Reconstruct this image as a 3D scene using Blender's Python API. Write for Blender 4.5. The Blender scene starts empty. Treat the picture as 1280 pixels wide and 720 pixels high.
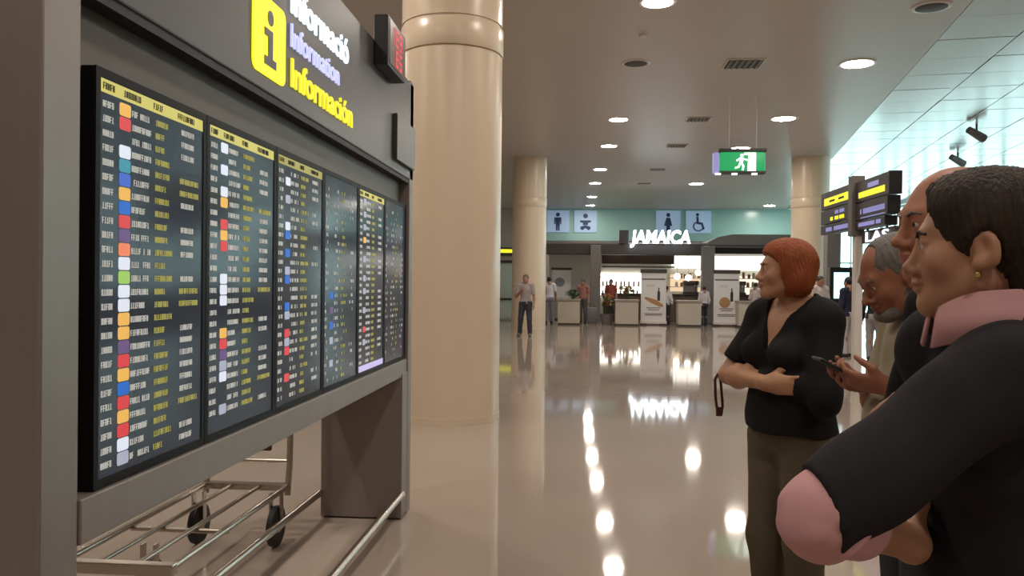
import bpy, bmesh, math, random
import numpy as np
from mathutils import Matrix, Vector

rnd = random.Random(7)
SC = bpy.context.scene
COL = SC.collection
PI = math.pi

# ------------------------------------------------------------------ camera, world, exposure
cam_d = bpy.data.cameras.new('camera')
cam_d.sensor_width = 36.0
cam_d.lens = 36.0 * 1020.0 / 1280.0
cam_d.clip_end = 300
cam = bpy.data.objects.new('camera', cam_d)
COL.objects.link(cam)
cam.matrix_world = (Matrix.Translation((0, 0, 1.5)) @ Matrix.Rotation(math.radians(4.71), 4, 'Z')
                    @ Matrix.Rotation(math.radians(90 - 0.36), 4, 'X') @ Matrix.Rotation(math.radians(0.6), 4, 'Z'))
SC.camera = cam

world = bpy.data.worlds.new('sky')
SC.world = world
world.use_nodes = True
bg = world.node_tree.nodes['Background']
bg.inputs[0].default_value = (0.66, 0.94, 0.95, 1)
bg.inputs[1].default_value = 3.6

SC.view_settings.view_transform = 'Standard'
SC.view_settings.look = 'None'
SC.view_settings.exposure = 0.2
SC.view_settings.gamma = 1.0
SC.view_settings.use_curve_mapping = False

LAMP = 135.0            # emission of a downlight's diffuser
CEIL = 5.6

# ------------------------------------------------------------------ materials
def lin(r, g, b):
    f = lambda c: (c / 12.92 if c <= 0.04045 else ((c + 0.055) / 1.055) ** 2.4)
    return (f(r / 255), f(g / 255), f(b / 255))

def mat(name, col, rough=0.5, metal=0.0, spec=0.5, emit=None, estr=0.0, noise=0.0, nscale=8.0, bump=0.0, bscale=60.0,
        aniso=None, trans=0.0, coat=0.0):
    m = bpy.data.materials.new(name)
    m.use_nodes = True
    nt = m.node_tree
    b = nt.nodes['Principled BSDF']
    b.inputs['Base Color'].default_value = (*col, 1)
    b.inputs['Roughness'].default_value = rough
    b.inputs['Metallic'].default_value = metal
    b.inputs['Specular IOR Level'].default_value = spec
    b.inputs['Transmission Weight'].default_value = trans
    b.inputs['Coat Weight'].default_value = coat
    if emit is not None:
        b.inputs['Emission Color'].default_value = (*emit, 1)
        b.inputs['Emission Strength'].default_value = estr
    if noise or bump:
        tc = nt.nodes.new('ShaderNodeTexCoord')
        mp = nt.nodes.new('ShaderNodeMapping')
        nt.links.new(tc.outputs['Object'], mp.inputs[0])
        if aniso:
            mp.inputs['Scale'].default_value = aniso
    if noise:
        n = nt.nodes.new('ShaderNodeTexNoise')
        n.inputs['Scale'].default_value = nscale
        n.inputs['Detail'].default_value = 4
        nt.links.new(mp.outputs[0], n.inputs['Vector'])
        mx = nt.nodes.new('ShaderNodeMix')
        mx.data_type = 'RGBA'
        mx.inputs[6].default_value = (*[max(0, c * (1 - noise)) for c in col], 1)
        mx.inputs[7].default_value = (*[min(1, c * (1 + noise)) for c in col], 1)
        nt.links.new(n.outputs[0], mx.inputs[0])
        nt.links.new(mx.outputs[2], b.inputs['Base Color'])
    if bump:
        n2 = nt.nodes.new('ShaderNodeTexNoise')
        n2.inputs['Scale'].default_value = bscale
        n2.inputs['Detail'].default_value = 3
        nt.links.new(mp.outputs[0], n2.inputs['Vector'])
        bp = nt.nodes.new('ShaderNodeBump')
        bp.inputs['Strength'].default_value = bump
        bp.inputs['Distance'].default_value = 0.02
        nt.links.new(n2.outputs[0], bp.inputs['Height'])
        nt.links.new(bp.outputs[0], b.inputs['Normal'])
    return m

def skin_mat(name, col, lip=(0.30, 0.10, 0.09)):
    m = mat(name, col, rough=0.5, spec=0.35)
    nt = m.node_tree
    b = nt.nodes['Principled BSDF']
    at = nt.nodes.new('ShaderNodeAttribute')
    at.attribute_name = 'tint'
    n = nt.nodes.new('ShaderNodeTexNoise')
    n.inputs['Scale'].default_value = 22
    tc = nt.nodes.new('ShaderNodeTexCoord')
    nt.links.new(tc.outputs['Object'], n.inputs['Vector'])
    m0 = nt.nodes.new('ShaderNodeMix'); m0.data_type = 'RGBA'
    m0.inputs[6].default_value = (*[c * 0.9 for c in col], 1)
    m0.inputs[7].default_value = (col[0] * 1.1, col[1] * 1.03, col[2] * 1.0, 1)
    nt.links.new(n.outputs[0], m0.inputs[0])
    m1 = nt.nodes.new('ShaderNodeMix'); m1.data_type = 'RGBA'
    m1.inputs[7].default_value = (*lip, 1)
    nt.links.new(m0.outputs[2], m1.inputs[6])
    nt.links.new(at.outputs['Fac'], m1.inputs[0])
    nt.links.new(m1.outputs[2], b.inputs['Base Color'])
    b.inputs['Subsurface Weight'].default_value = 0.0
    return m

M = {}
M['floor'] = mat('polished_stone', (0.38, 0.31, 0.255), rough=0.055, spec=0.55, noise=0.10, nscale=0.7)
M['ceiling'] = mat('ceiling_plaster', (0.52, 0.47, 0.43), rough=0.38, spec=0.45, noise=0.03, nscale=0.5)
M['panel'] = mat('ceiling_panel_metal', (0.50, 0.46, 0.43), rough=0.20, metal=0.10, spec=0.9)
M['joint'] = mat('ceiling_joint', (0.30, 0.29, 0.28), rough=0.6)
M['wall'] = mat('painted_wall', (0.45, 0.40, 0.35), rough=0.7, noise=0.04)
M['teal'] = mat('teal_glass_band', (0.34, 0.58, 0.55), rough=0.22, spec=0.6)
M['column'] = mat('column_cream', (0.66, 0.54, 0.40), rough=0.30, spec=0.5, noise=0.03, nscale=1.0)
M['steel'] = mat('brushed_steel', (0.27, 0.228, 0.208), rough=0.45, metal=0.5, noise=0.08, nscale=30, aniso=(1, 1, 0.05))
M['steel_dark'] = mat('dark_brushed_steel', (0.105, 0.080, 0.066), rough=0.48, metal=0.45, noise=0.10, nscale=14, aniso=(1, 0.3, 1))
M['header'] = mat('charcoal_header', (0.055, 0.046, 0.045), rough=0.36, spec=0.35)
M['painted_shade'] = mat('painted_shade_black', (0.012, 0.010, 0.010), rough=0.6)
M['black'] = mat('black_plastic', (0.012, 0.011, 0.012), rough=0.35)
M['screen'] = mat('display_glass', (0.012, 0.014, 0.018), rough=0.12, spec=0.13, emit=(0.030, 0.033, 0.044), estr=0.55)
M['bezel'] = mat('bezel_black', (0.008, 0.007, 0.008), rough=0.5, spec=0.12)
M['chrome'] = mat('trolley_steel', (0.50, 0.44, 0.38), rough=0.25, metal=0.9)
M['rubber'] = mat('black_rubber', (0.015, 0.013, 0.012), rough=0.6)
M['lamp'] = mat('lamp_diffuser', (0.9, 0.9, 0.9), emit=(1.0, 0.90, 0.80), estr=LAMP)
M['lamp_trim'] = mat('lamp_trim', (0.70, 0.66, 0.62), rough=0.4)
M['grey'] = mat('grey_metal', (0.17, 0.155, 0.15), rough=0.5)
M['dark'] = mat('dark_fascia', (0.050, 0.045, 0.043), rough=0.5)
M['beige'] = mat('beige_laminate', (0.50, 0.44, 0.37), rough=0.5, noise=0.04)
M['white'] = mat('white_print', (0.72, 0.70, 0.70), rough=0.5)
M['vent'] = mat('vent_grille', (0.055, 0.045, 0.042), rough=0.6)
M['glass'] = mat('window_glass', (0.93, 1.0, 0.99), rough=0.02, trans=1.0)
M['mullion'] = mat('window_mullion', (0.55, 0.58, 0.58), rough=0.4, metal=0.3)
M['ink'] = mat('dark_ink', (0.02, 0.02, 0.03), rough=0.6)

def glow(name, col, s):
    return mat(name, tuple(min(1, c) * 0.5 for c in col), rough=0.5, emit=col, estr=s)
M['g_white'] = glow('lit_white', (0.80, 0.92, 1.0), 1.15)
M['g_lav'] = glow('lit_lavender', (0.50, 0.52, 0.78), 0.95)
M['g_yel'] = glow('lit_yellow', (0.92, 0.84, 0.02), 1.0)
M['g_yel2'] = glow('lit_text_yellow', (0.78, 0.70, 0.02), 0.95)
M['g_head'] = glow('lit_header_bar', lin(196, 188, 100), 0.75)
M['g_txt'] = glow('lit_row_text', lin(190, 188, 180), 0.62)
M['g_dest'] = glow('lit_destination_text', lin(170, 165, 85), 0.58)
M['g_bluebar'] = glow('lit_lavender_bar', lin(190, 180, 225), 0.8)
for k, c in dict(orange=(226, 175, 85), red=(205, 62, 66), white=(215, 222, 236), teal=(52, 140, 160), blue=(58, 96, 190),
                 coral=(226, 128, 92), green=(150, 195, 95), purple=(96, 70, 120), cobalt=(30, 100, 190), silver=(160, 165, 185)).items():
    M['logo_' + k] = glow('logo_' + k, lin(*c), 0.75)
M['g_red'] = glow('lit_red_digit', (0.75, 0.06, 0.07), 0.7)
M['g_green'] = glow('lit_exit_green', (0.015, 0.28, 0.09), 1.0)
M['g_figure'] = glow('lit_exit_white', (0.80, 1.0, 0.86), 1.6)
M['g_jam'] = glow('lit_shop_letters', (0.85, 0.93, 1.0), 7.0)
M['g_shelf'] = glow('lit_shelf_back', (1.0, 0.92, 0.80), 3.2)
M['g_bulb'] = glow('lit_globe', (1.0, 0.90, 0.72), 8.0)
M['g_win'] = glow('lit_soffit_panel', (1.0, 0.93, 0.86), 1.5)
M['g_wayyel'] = glow('lit_way_yellow', (0.80, 0.76, 0.03), 1.0)
M['g_waylav'] = glow('lit_way_lavender', (0.26, 0.25, 0.50), 0.8)
M['g_waywht'] = glow('lit_way_white', (0.85, 0.86, 1.0), 1.3)
M['g_kiosk'] = glow('lit_kiosk_screen', (0.50, 0.85, 1.0), 1.6)
M['wc_blue'] = mat('pictogram_pale_blue', (0.42, 0.56, 0.74), rough=0.5, emit=(0.35, 0.50, 0.75), estr=0.22)
M['wc_ink'] = mat('pictogram_navy', (0.02, 0.05, 0.16), rough=0.5)

# ------------------------------------------------------------------ geometry helpers
class G:
    """collects shapes (world coordinates) into one mesh"""
    def __init__(s):
        s.v = []; s.f = []
    def add(s, vs, fs):
        n = len(s.v)
        s.v += [tuple(p) for p in vs]
        s.f += [tuple(i + n for i in f) for f in fs]
        return s
    def box(s, lo, hi, bev=0.0):
        x0, y0, z0 = lo; x1, y1, z1 = hi
        if bev <= 0:
            s.add([(x0, y0, z0), (x1, y0, z0), (x1, y1, z0), (x0, y1, z0), (x0, y0, z1), (x1, y0, z1), (x1, y1, z1), (x0, y1, z1)],
                  [(3, 2, 1, 0), (4, 5, 6, 7), (0, 1, 5, 4), (1, 2, 6, 5), (2, 3, 7, 6), (3, 0, 4, 7)])
            return s
        bm = bmesh.new()
        bmesh.ops.create_cube(bm, size=1.0)
        for v in bm.verts:
            v.co = Vector(((x0 + x1) / 2 + v.co.x * (x1 - x0), (y0 + y1) / 2 + v.co.y * (y1 - y0), (z0 + z1) / 2 + v.co.z * (z1 - z0)))
        bmesh.ops.bevel(bm, geom=bm.edges[:], offset=bev, segments=2, affect='EDGES', profile=0.5)
        bm.verts.index_update()
        s.add([v.co[:] for v in bm.verts], [[v.index for v in f.verts] for f in bm.faces])
        bm.free()
        return s
    def cone(s, a, b, r0, r1=None, n=16, caps=True):
        r1 = r0 if r1 is None else r1
        a = Vector(a); b = Vector(b); d = (b - a).normalized()
        u = d.orthogonal().normalized(); w = d.cross(u)
        vs = []
        for p, r in ((a, r0), (b, r1)):
            for i in range(n):
                t = 2 * PI * i / n
                vs.append(p + u * (r * math.cos(t)) + w * (r * math.sin(t)))
        fs = [(i, (i + 1) % n, n + (i + 1) % n, n + i) for i in range(n)]
        if caps:
            fs += [tuple(range(n - 1, -1, -1)), tuple(range(n, 2 * n))]
        return s.add(vs, fs)
    def tube(s, pts, r, n=10):
        """swept tube through points with mitred joints"""
        P = [Vector(p) for p in pts]
        vs = []; fs = []
        u = None
        for i, p in enumerate(P):
            d = (P[min(i + 1, len(P) - 1)] - P[max(i - 1, 0)]).normalized()
            if u is None:
                u = d.orthogonal().normalized()
            u = (u - d * u.dot(d)).normalized(); w = d.cross(u)
            for k in range(n):
                t = 2 * PI * k / n
                vs.append(p + u * (r * math.cos(t)) + w * (r * math.sin(t)))
        for i in range(len(P) - 1):
            for k in range(n):
                fs.append((i * n + k, i * n + (k + 1) % n, (i + 1) * n + (k + 1) % n, (i + 1) * n + k))
        fs += [tuple(range(n - 1, -1, -1)), tuple(range((len(P) - 1) * n, len(P) * n))]
        return s.add(vs, fs)
    def lathe(s, c, prof, n=32, axis='Z'):
        vs = []; fs = []
        for r, h in prof:
            for i in range(n):
                t = 2 * PI * i / n
                if axis == 'Z': vs.append((c[0] + r * math.cos(t), c[1] + r * math.sin(t), c[2] + h))
                elif axis == 'Y': vs.append((c[0] + r * math.cos(t), c[1] + h, c[2] - r * math.sin(t)))
                else: vs.append((c[0] + h, c[1] + r * math.cos(t), c[2] + r * math.sin(t)))
        m = len(prof)
        for j in range(m - 1):
            for i in range(n):
                fs.append((j * n + i, j * n + (i + 1) % n, (j + 1) * n + (i + 1) % n, (j + 1) * n + i))
        fs += [tuple(range(n - 1, -1, -1)), tuple(range((m - 1) * n, m * n))]
        return s.add(vs, fs)
    def prism(s, pts, o, ux, uy, d):
        """polygon (2-D points) at o with axes ux, uy, pushed out by vector d"""
        o = Vector(o); ux = Vector(ux); uy = Vector(uy); d = Vector(d)
        base = [o + ux * x + uy * y for x, y in pts]
        n = len(pts)
        vs = base + [p + d for p in base]
        fs = [tuple(range(n - 1, -1, -1)), tuple(range(n, 2 * n))] + [(i, (i + 1) % n, n + (i + 1) % n, n + i) for i in range(n)]
        return s.add(vs, fs)
    def build(s, name, m, parent=None, smooth=False):
        off = parent_loc(parent)
        me = bpy.data.meshes.new(name)
        me.from_pydata([(x - off[0], y - off[1], z - off[2]) for x, y, z in s.v], [], s.f)
        if m is not None:
            me.materials.append(m)
        if smooth:
            me.polygons.foreach_set('use_smooth', [True] * len(me.polygons))
            try: me.set_sharp_from_angle(angle=math.radians(40))
            except Exception: pass
        me.update()
        o = bpy.data.objects.new(name, me)
        COL.objects.link(o)
        if parent is not None:
            o.parent = parent
        return o

def parent_loc(p):
    l = Vector((0, 0, 0))
    while p is not None:
        l = l + p.location
        p = p.parent
    return l

def tag(o, label=None, cat=None, group=None, kind=None):
    if label: o['label'] = label
    if cat: o['category'] = cat
    if group: o['group'] = group
    if kind: o['kind'] = kind
    return o

def thing(name, loc, label, cat, group=None):
    o = bpy.data.objects.new(name, None)
    COL.objects.link(o)
    o.location = loc
    o.empty_display_size = 0.1
    return tag(o, label, cat, group)

def struct(name, g, m, smooth=False):
    return tag(g.build(name, m, None, smooth), kind='structure')

def copy_tree(o, loc, label=None):
    c = o.copy(); COL.objects.link(c); c.location = loc
    if label: c['label'] = label
    for ch in list(o.children):
        d = ch.copy(); COL.objects.link(d); d.parent = c
        for g in list(ch.children):
            e = g.copy(); COL.objects.link(e); e.parent = d
    return c

def text_geo(body, width, height, o, ux, uy, depth, bold=0.0, shear=0.0):
    """text fitted to width x height (baseline at o), returned as G shapes"""
    cu = bpy.data.curves.new('text', 'FONT')
    cu.body = body; cu.size = 1.0; cu.offset = bold; cu.shear = shear; cu.extrude = 0.5
    cu.resolution_u = 4
    ob = bpy.data.objects.new('text', cu)
    COL.objects.link(ob)
    me = bpy.data.meshes.new_from_object(ob)
    bpy.data.objects.remove(ob); bpy.data.curves.remove(cu)
    co = np.array([v.co[:] for v in me.vertices])
    fs = [tuple(p.vertices) for p in me.polygons]
    bpy.data.meshes.remove(me)
    x0, x1 = co[:, 0].min(), co[:, 0].max()
    y1 = co[:, 1].max()
    ux = np.array(ux, float); uy = np.array(uy, float); un = np.cross(ux, uy); o = np.array(o, float)
    vs = [o + ux * ((c[0] - x0) / (x1 - x0) * width) + uy * (c[1] / y1 * height) + un * ((c[2] + 0.5) * depth) for c in co]
    return G().add(vs, fs)

def rrect(w, h, r, n=5):
    pts = []
    for cx, cy, a0 in ((w - r, r, -90), (w - r, h - r, 0), (r, h - r, 90), (r, r, 180)):
        for i in range(n + 1):
            a = math.radians(a0 + 90 * i / n)
            pts.append((cx + r * math.cos(a), cy + r * math.sin(a)))
    return pts

def circ(cx, cy, r, n=14):
    return [(cx + r * math.cos(2 * PI * i / n), cy + r * math.sin(2 * PI * i / n)) for i in range(n)]

# ------------------------------------------------------------------ setting
X0, X1, Y0, Y1 = -9.0, 16.0, -6.0, 45.0
struct('floor', G().box((X0 - .2, Y0 - .2, -0.2), (X1 + .2, Y1 + .2, 0)), M['floor'])
# ceiling: plaster on the left, metal panels on the right of a line running 9.7 degrees off the hall's axis
K = (8.289 - 5.569) / (28.507 - 12.28)
def edge_x(y): return 5.569 + K * (y - 12.28)
def slab(poly, z0, z1):
    return G().prism(poly, (0, 0, z0), (1, 0, 0), (0, 1, 0), (0, 0, z1 - z0))
ceil = struct('ceiling', slab([(X0 - .2, Y0 - .2), (edge_x(Y0 - .2), Y0 - .2), (edge_x(Y1 + .2), Y1 + .2), (X0 - .2, Y1 + .2)], CEIL, CEIL + .25), M['ceiling'])
struct('ceiling_upper', slab([(edge_x(Y0 - .2), Y0 - .2), (X1 + .2, Y0 - .2), (X1 + .2, Y1 + .2), (edge_x(Y1 + .2), Y1 + .2)], CEIL + 0.06, CEIL + .25), M['joint'])
ang = math.atan(K)
ca, sa = math.cos(ang), math.sin(ang)
PW = 1.2
panel_me = None
count = 0
rest = G()
origin = Vector((edge_x(Y0), Y0, 0))
for j in range(0, 44):
    for i in range(0, 16):
        cx = origin.x + (i + .5) * PW * ca + (j + .5) * PW * sa
        cy = origin.y - (i + .5) * PW * sa + (j + .5) * PW * ca
        if not (cx < X1 - .75 and Y0 + .75 < cy < Y1 - .75):
            continue
        if cy < 6.5:
            continue
        if count < 200 and i < 7 or (count < 200 and cy < 22):
            if panel_me is None:
                g = G().box((-PW / 2 + .012, -PW / 2 + .012, 0), (PW / 2 - .012, PW / 2 - .012, .05))
                o = g.build('ceiling_panel', M['panel'])
                panel_me = o.data
                bpy.data.objects.remove(o)
            o = bpy.data.objects.new('ceiling_panel', panel_me)
            COL.objects.link(o)
            o.parent = ceil
            o.location = (cx, cy, CEIL + 0.001 * ((i * 7 + j * 3) % 5))
            o.rotation_euler = (0.002 * ((i * 5 + j) % 3 - 1), 0.002 * ((i + j * 2) % 3 - 1), -ang)
            count += 1
        else:
            h = PW / 2 - .012
            q = [(cx + ca * a + sa * b, cy - sa * a + ca * b) for a, b in ((-h, -h), (h, -h), (h, h), (-h, h))]
            rest.prism(q, (0, 0, CEIL), (1, 0, 0), (0, 1, 0), (0, 0, .05))
if rest.v:
    tag(rest.build('ceiling_panels_far', M['panel'], ceil), kind='stuff')

struct('wall_left', G().box((X0 - .2, Y0, 0), (X0, Y1, CEIL)), M['wall'])
struct('wall_back', G().box((X0, Y0 - .2, 0), (X1, Y0, CEIL)), M['wall'])
# far wall: solid to x=11.4 with an opening for a door on the left, glazed beyond
XG = 11.4
struct('wall_far', G().box((X0, Y1, 0), (-4.65, Y1 + .2, CEIL)).box((-4.65, Y1, 2.75), (-3.2, Y1 + .2, CEIL)).box((-3.2, Y1, 0), (XG, Y1 + .2, CEIL)), M['wall'])
band = struct('trim_1', G().box((-3.2, Y1 - .10, 3.85), (XG, Y1, CEIL)), M['teal'])
struct('trim_2', G().box((-3.2, Y1 - .14, 3.72), (XG, Y1, 3.85)), M['grey'])
# glazed door at the far left
d = struct('door_1', G().box((-4.65, Y1 - .06, 0), (-4.50, Y1 + .12, 2.75)).box((-3.35, Y1 - .06, 0), (-3.2, Y1 + .12, 2.75)).box((-4.5, Y1 - .06, 2.6), (-3.35, Y1 + .12, 2.75)).box((-4.5, Y1 - .06, .55), (-3.35, Y1 + .12, .66)), M['dark'])
G().box((-4.5, Y1 + .01, 0.0), (-3.35, Y1 + .03, 2.6)).build('glass_pane', mat('frosted_glass', (.50, .58, .52), rough=.25), d)
# glazing: far right and along the right wall
def glazing(n, a, b, nx):
    """window between plan points a and b, full height"""
    a = Vector((*a, 0)); b = Vector((*b, 0)); L = (b - a).length; u = (b - a) / L; w = Vector((-u.y, u.x, 0))
    root = None
    fr = G()
    def bar(t0, t1, z0, z1, th):
        q = [a + u * t0 - w * th, a + u * t1 - w * th, a + u * t1 + w * th, a + u * t0 + w * th]
        fr.prism([(p.x, p.y) for p in q], (0, 0, z0), (1, 0, 0), (0, 1, 0), (0, 0, z1 - z0))
    bar(0, L, 0, .12, .06); bar(0, L, CEIL - .14, CEIL, .06); bar(0, L, 2.7, 2.8, .05)
    root = tag(fr.build('window_%d' % n, M['mullion']), kind='structure')
    for i in range(nx + 1):
        g = G(); t = L * i / nx
        t0, t1 = max(0, t - .04), min(L, t + .04)
        q = [a + u * t0 - w * .06, a + u * t1 - w * .06, a + u * t1 + w * .06, a + u * t0 + w * .06]
        g.prism([(p.x, p.y) for p in q], (0, 0, .12), (1, 0, 0), (0, 1, 0), (0, 0, CEIL - .26))
        g.build('mullion', M['mullion'], root)
    for i in range(nx):
        g = G(); t0 = L * i / nx + .04; t1 = L * (i + 1) / nx - .04
        for z0, z1 in ((.12, 2.7), (2.8, CEIL - .14)):
            q = [a + u * t0 - w * .006, a + u * t1 - w * .006, a + u * t1 + w * .006, a + u * t0 + w * .006]
            g = G().prism([(p.x, p.y) for p in q], (0, 0, z0), (1, 0, 0), (0, 1, 0), (0, 0, z1 - z0))
            g.build('pane', M['glass'], root)
glazing(1, (XG, Y1 + .05), (X1, Y1 + .05), 3)
glazing(2, (X1 + .05, Y1), (X1 + .05, 20.0), 14)
struct('trim_daylight_block', G().box((X1 - .06, 20.0, 0), (X1 - .02, Y1 - .02, 1.05)), M['wall'])  # sill wall added to block low daylight from the ceiling panels
struct('wall_right', G().box((X1, Y0, 0), (X1 + .2, 20.0, CEIL)), M['wall'])

# ------------------------------------------------------------------ columns
def column(c, R, label, z1=CEIL):
    t = thing('column', (c[0], c[1], 0), label, 'column', None)
    G().lathe((c[0], c[1], 0), [(R, 0.07), (R, 3.97), ], 64).build('shaft', M['column'], t, True)
    G().lathe((c[0], c[1], 0), [(R + .006, 0.0), (R + .006, 0.07)], 64).build('base_ring', M['column'], t, True)
    G().lathe((c[0], c[1], 3.97), [(R - .02, 0), (R - .02, .02), (R + .004, .02), (R + .010, .03), (R + .010, .30), (R + .004, .31), (R - .012, .31), (R - .012, .34)], 64).build('collar_ring', M['column'], t, True)
    G().lathe((c[0], c[1], 4.31), [(R, 0), (R, z1 - 4.31)], 64).build('upper_shaft', M['column'], t, True)
    return t
column((-1.43, 8.98), 0.555, 'large cream round column right behind the flight information board')
column((-1.66, 26.9), 0.56, 'cream round column behind the standing man in the grey shirt')
column((7.36, 26.9), 0.585, 'cream round column at the right end of the cafe, behind the red haired woman')

# ------------------------------------------------------------------ ceiling fittings
def light(x, y, r, label, lit=True):
    t = thing('ceiling_light', (x, y, CEIL), label, 'ceiling light', 'recessed downlights')
    G().lathe((x, y, CEIL), [(r * .86, 0.0), (r * .86, -.012), (r * 1.06, -.016), (r * 1.1, 0.0)], 28).build('trim_ring', M['lamp_trim'], t, True)
    G().lathe((x, y, CEIL), [(r * .86, -.016), (r * .5, -.019), (.01, -.020)], 28).build('diffuser', M['lamp'] if lit else M['vent'], t, True)
    return t
ords = ['nearest', 'second', 'third', 'fourth', 'fifth', 'sixth', 'seventh', 'eighth']
for i, (x, y) in enumerate([(1.09, 12.0), (.93, 20.5), (.83, 24.4), (.70, 29.4), (.60, 33.4), (.55, 38.6), (.53, 42.9)]):
    light(x, y, .25, ('lit round downlight, %s in the row running between the round column and the cafe sign' % ords[i]))
for i, (x, y) in enumerate([(5.05, 15.5), (4.95, 20.5), (4.75, 24.9), (4.68, 33.6)]):
    light(x, y, .31, 'larger lit round downlight, %s in the right hand row past the exit sign' % ords[i])
light(9.65, 42.7, .31, 'small lit downlight over the teal band near the right column')
light(1.0, 15.3, .25, 'unlit round downlight between two lit ones on the left row', lit=False)
# unseen lamps: rows carried on, others added left of the board to warm it
for i, (x, y) in enumerate([(1.1, 7.6), (1.1, 3.3), (1.1, -1.2), (5.1, 11.0), (5.1, 6.6), (5.1, 2.2), (5.1, -2.4), (-3.4, 20.5), (-3.4, 16), (-3.4, 7.6), (-3.4, 3.3), (-3.4, -1.2), (-7, 12), (-7, 5)]):
    light(x, y, .25, 'unseen lit round downlight overhead, outside the picture')
for i, (x, y) in enumerate([(2.98, 15.4), (2.89, 20.5), (2.82, 24.4), (2.74, 29.4), (2.57, 33.4)]):
    t = thing('ceiling_vent', (x, y, CEIL), 'dark rectangular ceiling vent, %s in the row between the two light rows' % ords[i], 'vent', 'ceiling vents')
    w, h = (.32, .30) if i == 0 else (.27, .24)
    G().box((x - w, y - h, CEIL - .012), (x + w, y + h, CEIL - .001)).build('backing', M['vent'], t)
    G().box((x - w - .03, y - h - .03, CEIL - .02), (x - w, y + h + .03, CEIL)).box((x + w, y - h - .03, CEIL - .02), (x + w + .03, y + h + .03, CEIL)).box((x - w, y - h - .03, CEIL - .02), (x + w, y - h, CEIL)).box((x - w, y + h, CEIL - .02), (x + w, y + h + .03, CEIL)).build('frame', M['lamp_trim'], t)
    for k in range(6):
        xx = x - w + (k + .5) * 2 * w / 6
        G().box((xx - .02, y - h, CEIL - .03), (xx + .02, y + h, CEIL - .012)).build('slat', M['grey'], t)
t = thing('smoke_detector', (1.0, 13.6, CEIL), 'small round smoke detector on the plain ceiling before the unlit downlight', 'detector')
G().lathe((1.0, 13.6, CEIL), [(.07, 0), (.07, -.025), (.045, -.05), (.01, -.055)], 20).build('housing', M['lamp_trim'], t, True)
t = thing('ceiling_speaker', (5.08, 12.4, CEIL), 'dark round ceiling speaker at the top edge right of the picture', 'speaker')
G().lathe((5.08, 12.4, CEIL), [(.27, 0), (.27, -.012), (.24, -.02)], 28).build('trim_ring', M['lamp_trim'], t, True)
G().lathe((5.08, 12.4, CEIL - .02), [(.22, 0), (.2, -.004), (.01, -.006)], 28).build('grille', M['vent'], t, True)
for (x, y, l) in [(11.4, 25.8, 'dark spotlight hanging low from the bright panel ceiling above the dark haired head'), (9.9, 21.4, 'small spotlight on the panel ceiling, the nearer and higher of two')]:
    t = thing('spotlight', (x, y, CEIL), l, 'spotlight', 'spotlights on the panel ceiling')
    G().cone((x, y, CEIL), (x, y, CEIL - .16), .025, n=10).build('stem', M['grey'], t)
    G().cone((x - .22, y - .05, CEIL - .14), (x + .22, y + .1, CEIL - .34), .085, .11, 16).build('lamp_body', M['grey'], t, True)
    G().cone((x + .22, y + .1, CEIL - .34), (x + .235, y + .105, CEIL - .347), .095, .095, 16).build('lens', M['vent'], t, True)

# ------------------------------------------------------------------ flight information board
BX = -1.117
board = thing('information_board', (-1.38, 3.45, 0), 'long charcoal and steel flight information board with six tall screens and lit header', 'information board')
G().box((-1.64, 1.605, 0), (-1.112, 1.738, 2.8), .006).build('end_panel', M['steel'], board)
G().box((-1.64, 5.20, 0), (-1.098, 5.30, 2.80), .006).build('end_panel', M['steel'], board)
G().box((-1.62, 5.05, 0.01), (-1.10, 5.20, .92), .004).build('leg_panel', M['steel'], board)
G().box((-1.60, 1.738, 1.0), (-1.157, 5.20, 2.62), 0).build('core_panel', M['steel_dark'], board)
G().box((-1.62, 1.738, .90), (-1.106, 5.20, 1.004), .004).build('bottom_rail', M['steel'], board)
G().box((-1.62, 1.738, 2.16), (-1.098, 5.30, 2.785), .006).build('header_fascia', M['header'], board)
G().box((-1.62, 1.738, 2.135), (-1.104, 5.20, 2.159)).build('painted_shade_strip', M['painted_shade'], board)  # black strip standing in for the shade under the header
UY, UZ = (0, 1, 0), (0, 0, 1)
HX = -1.098
g = G().prism(rrect(.30, .275, .035), (HX, 2.645, 2.212), UY, UZ, (.006, 0, 0))
picto = g.build('information_pictogram', M['g_yel'], board)
i_pts = [(.095, .045), (.205, .045), (.205, .075), (.172, .075), (.172, .172), (.095, .172), (.095, .145), (.128, .145), (.128, .075), (.095, .075)]
G().prism(i_pts, (HX + .006, 2.645, 2.205), UY, UZ, (.002, 0, 0)).prism(circ(.150, .215, .027, 20), (HX + .006, 2.645, 2.205), UY, UZ, (.002, 0, 0)).build('letter_i', M['header'], picto)
text_geo('Informació', .76, .118, (HX, 3.005, 2.515), UY, UZ, .008, .012).build('lettering', M['g_white'], board)
text_geo('Information', .615, .088, (HX, 3.005, 2.385), UY, UZ, .008, .006).build('lettering', M['g_lav'], board)
text_geo('Información', .83, .108, (HX, 3.010, 2.236), UY, UZ, .008, .012).build('lettering', M['g_yel2'], board)
# flat box on the header's far end
G().box((HX, 4.72, 2.22), (HX + .025, 5.24, 2.49), .004).build('access_cover', M['header'], board)
for x in (-1.10, -1.62):
    g = G().tube([(x, 1.74, .16), (x, 5.06, .16)], .022, 12)
    g.build('bumper_rail', M['chrome'], board, True)

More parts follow.
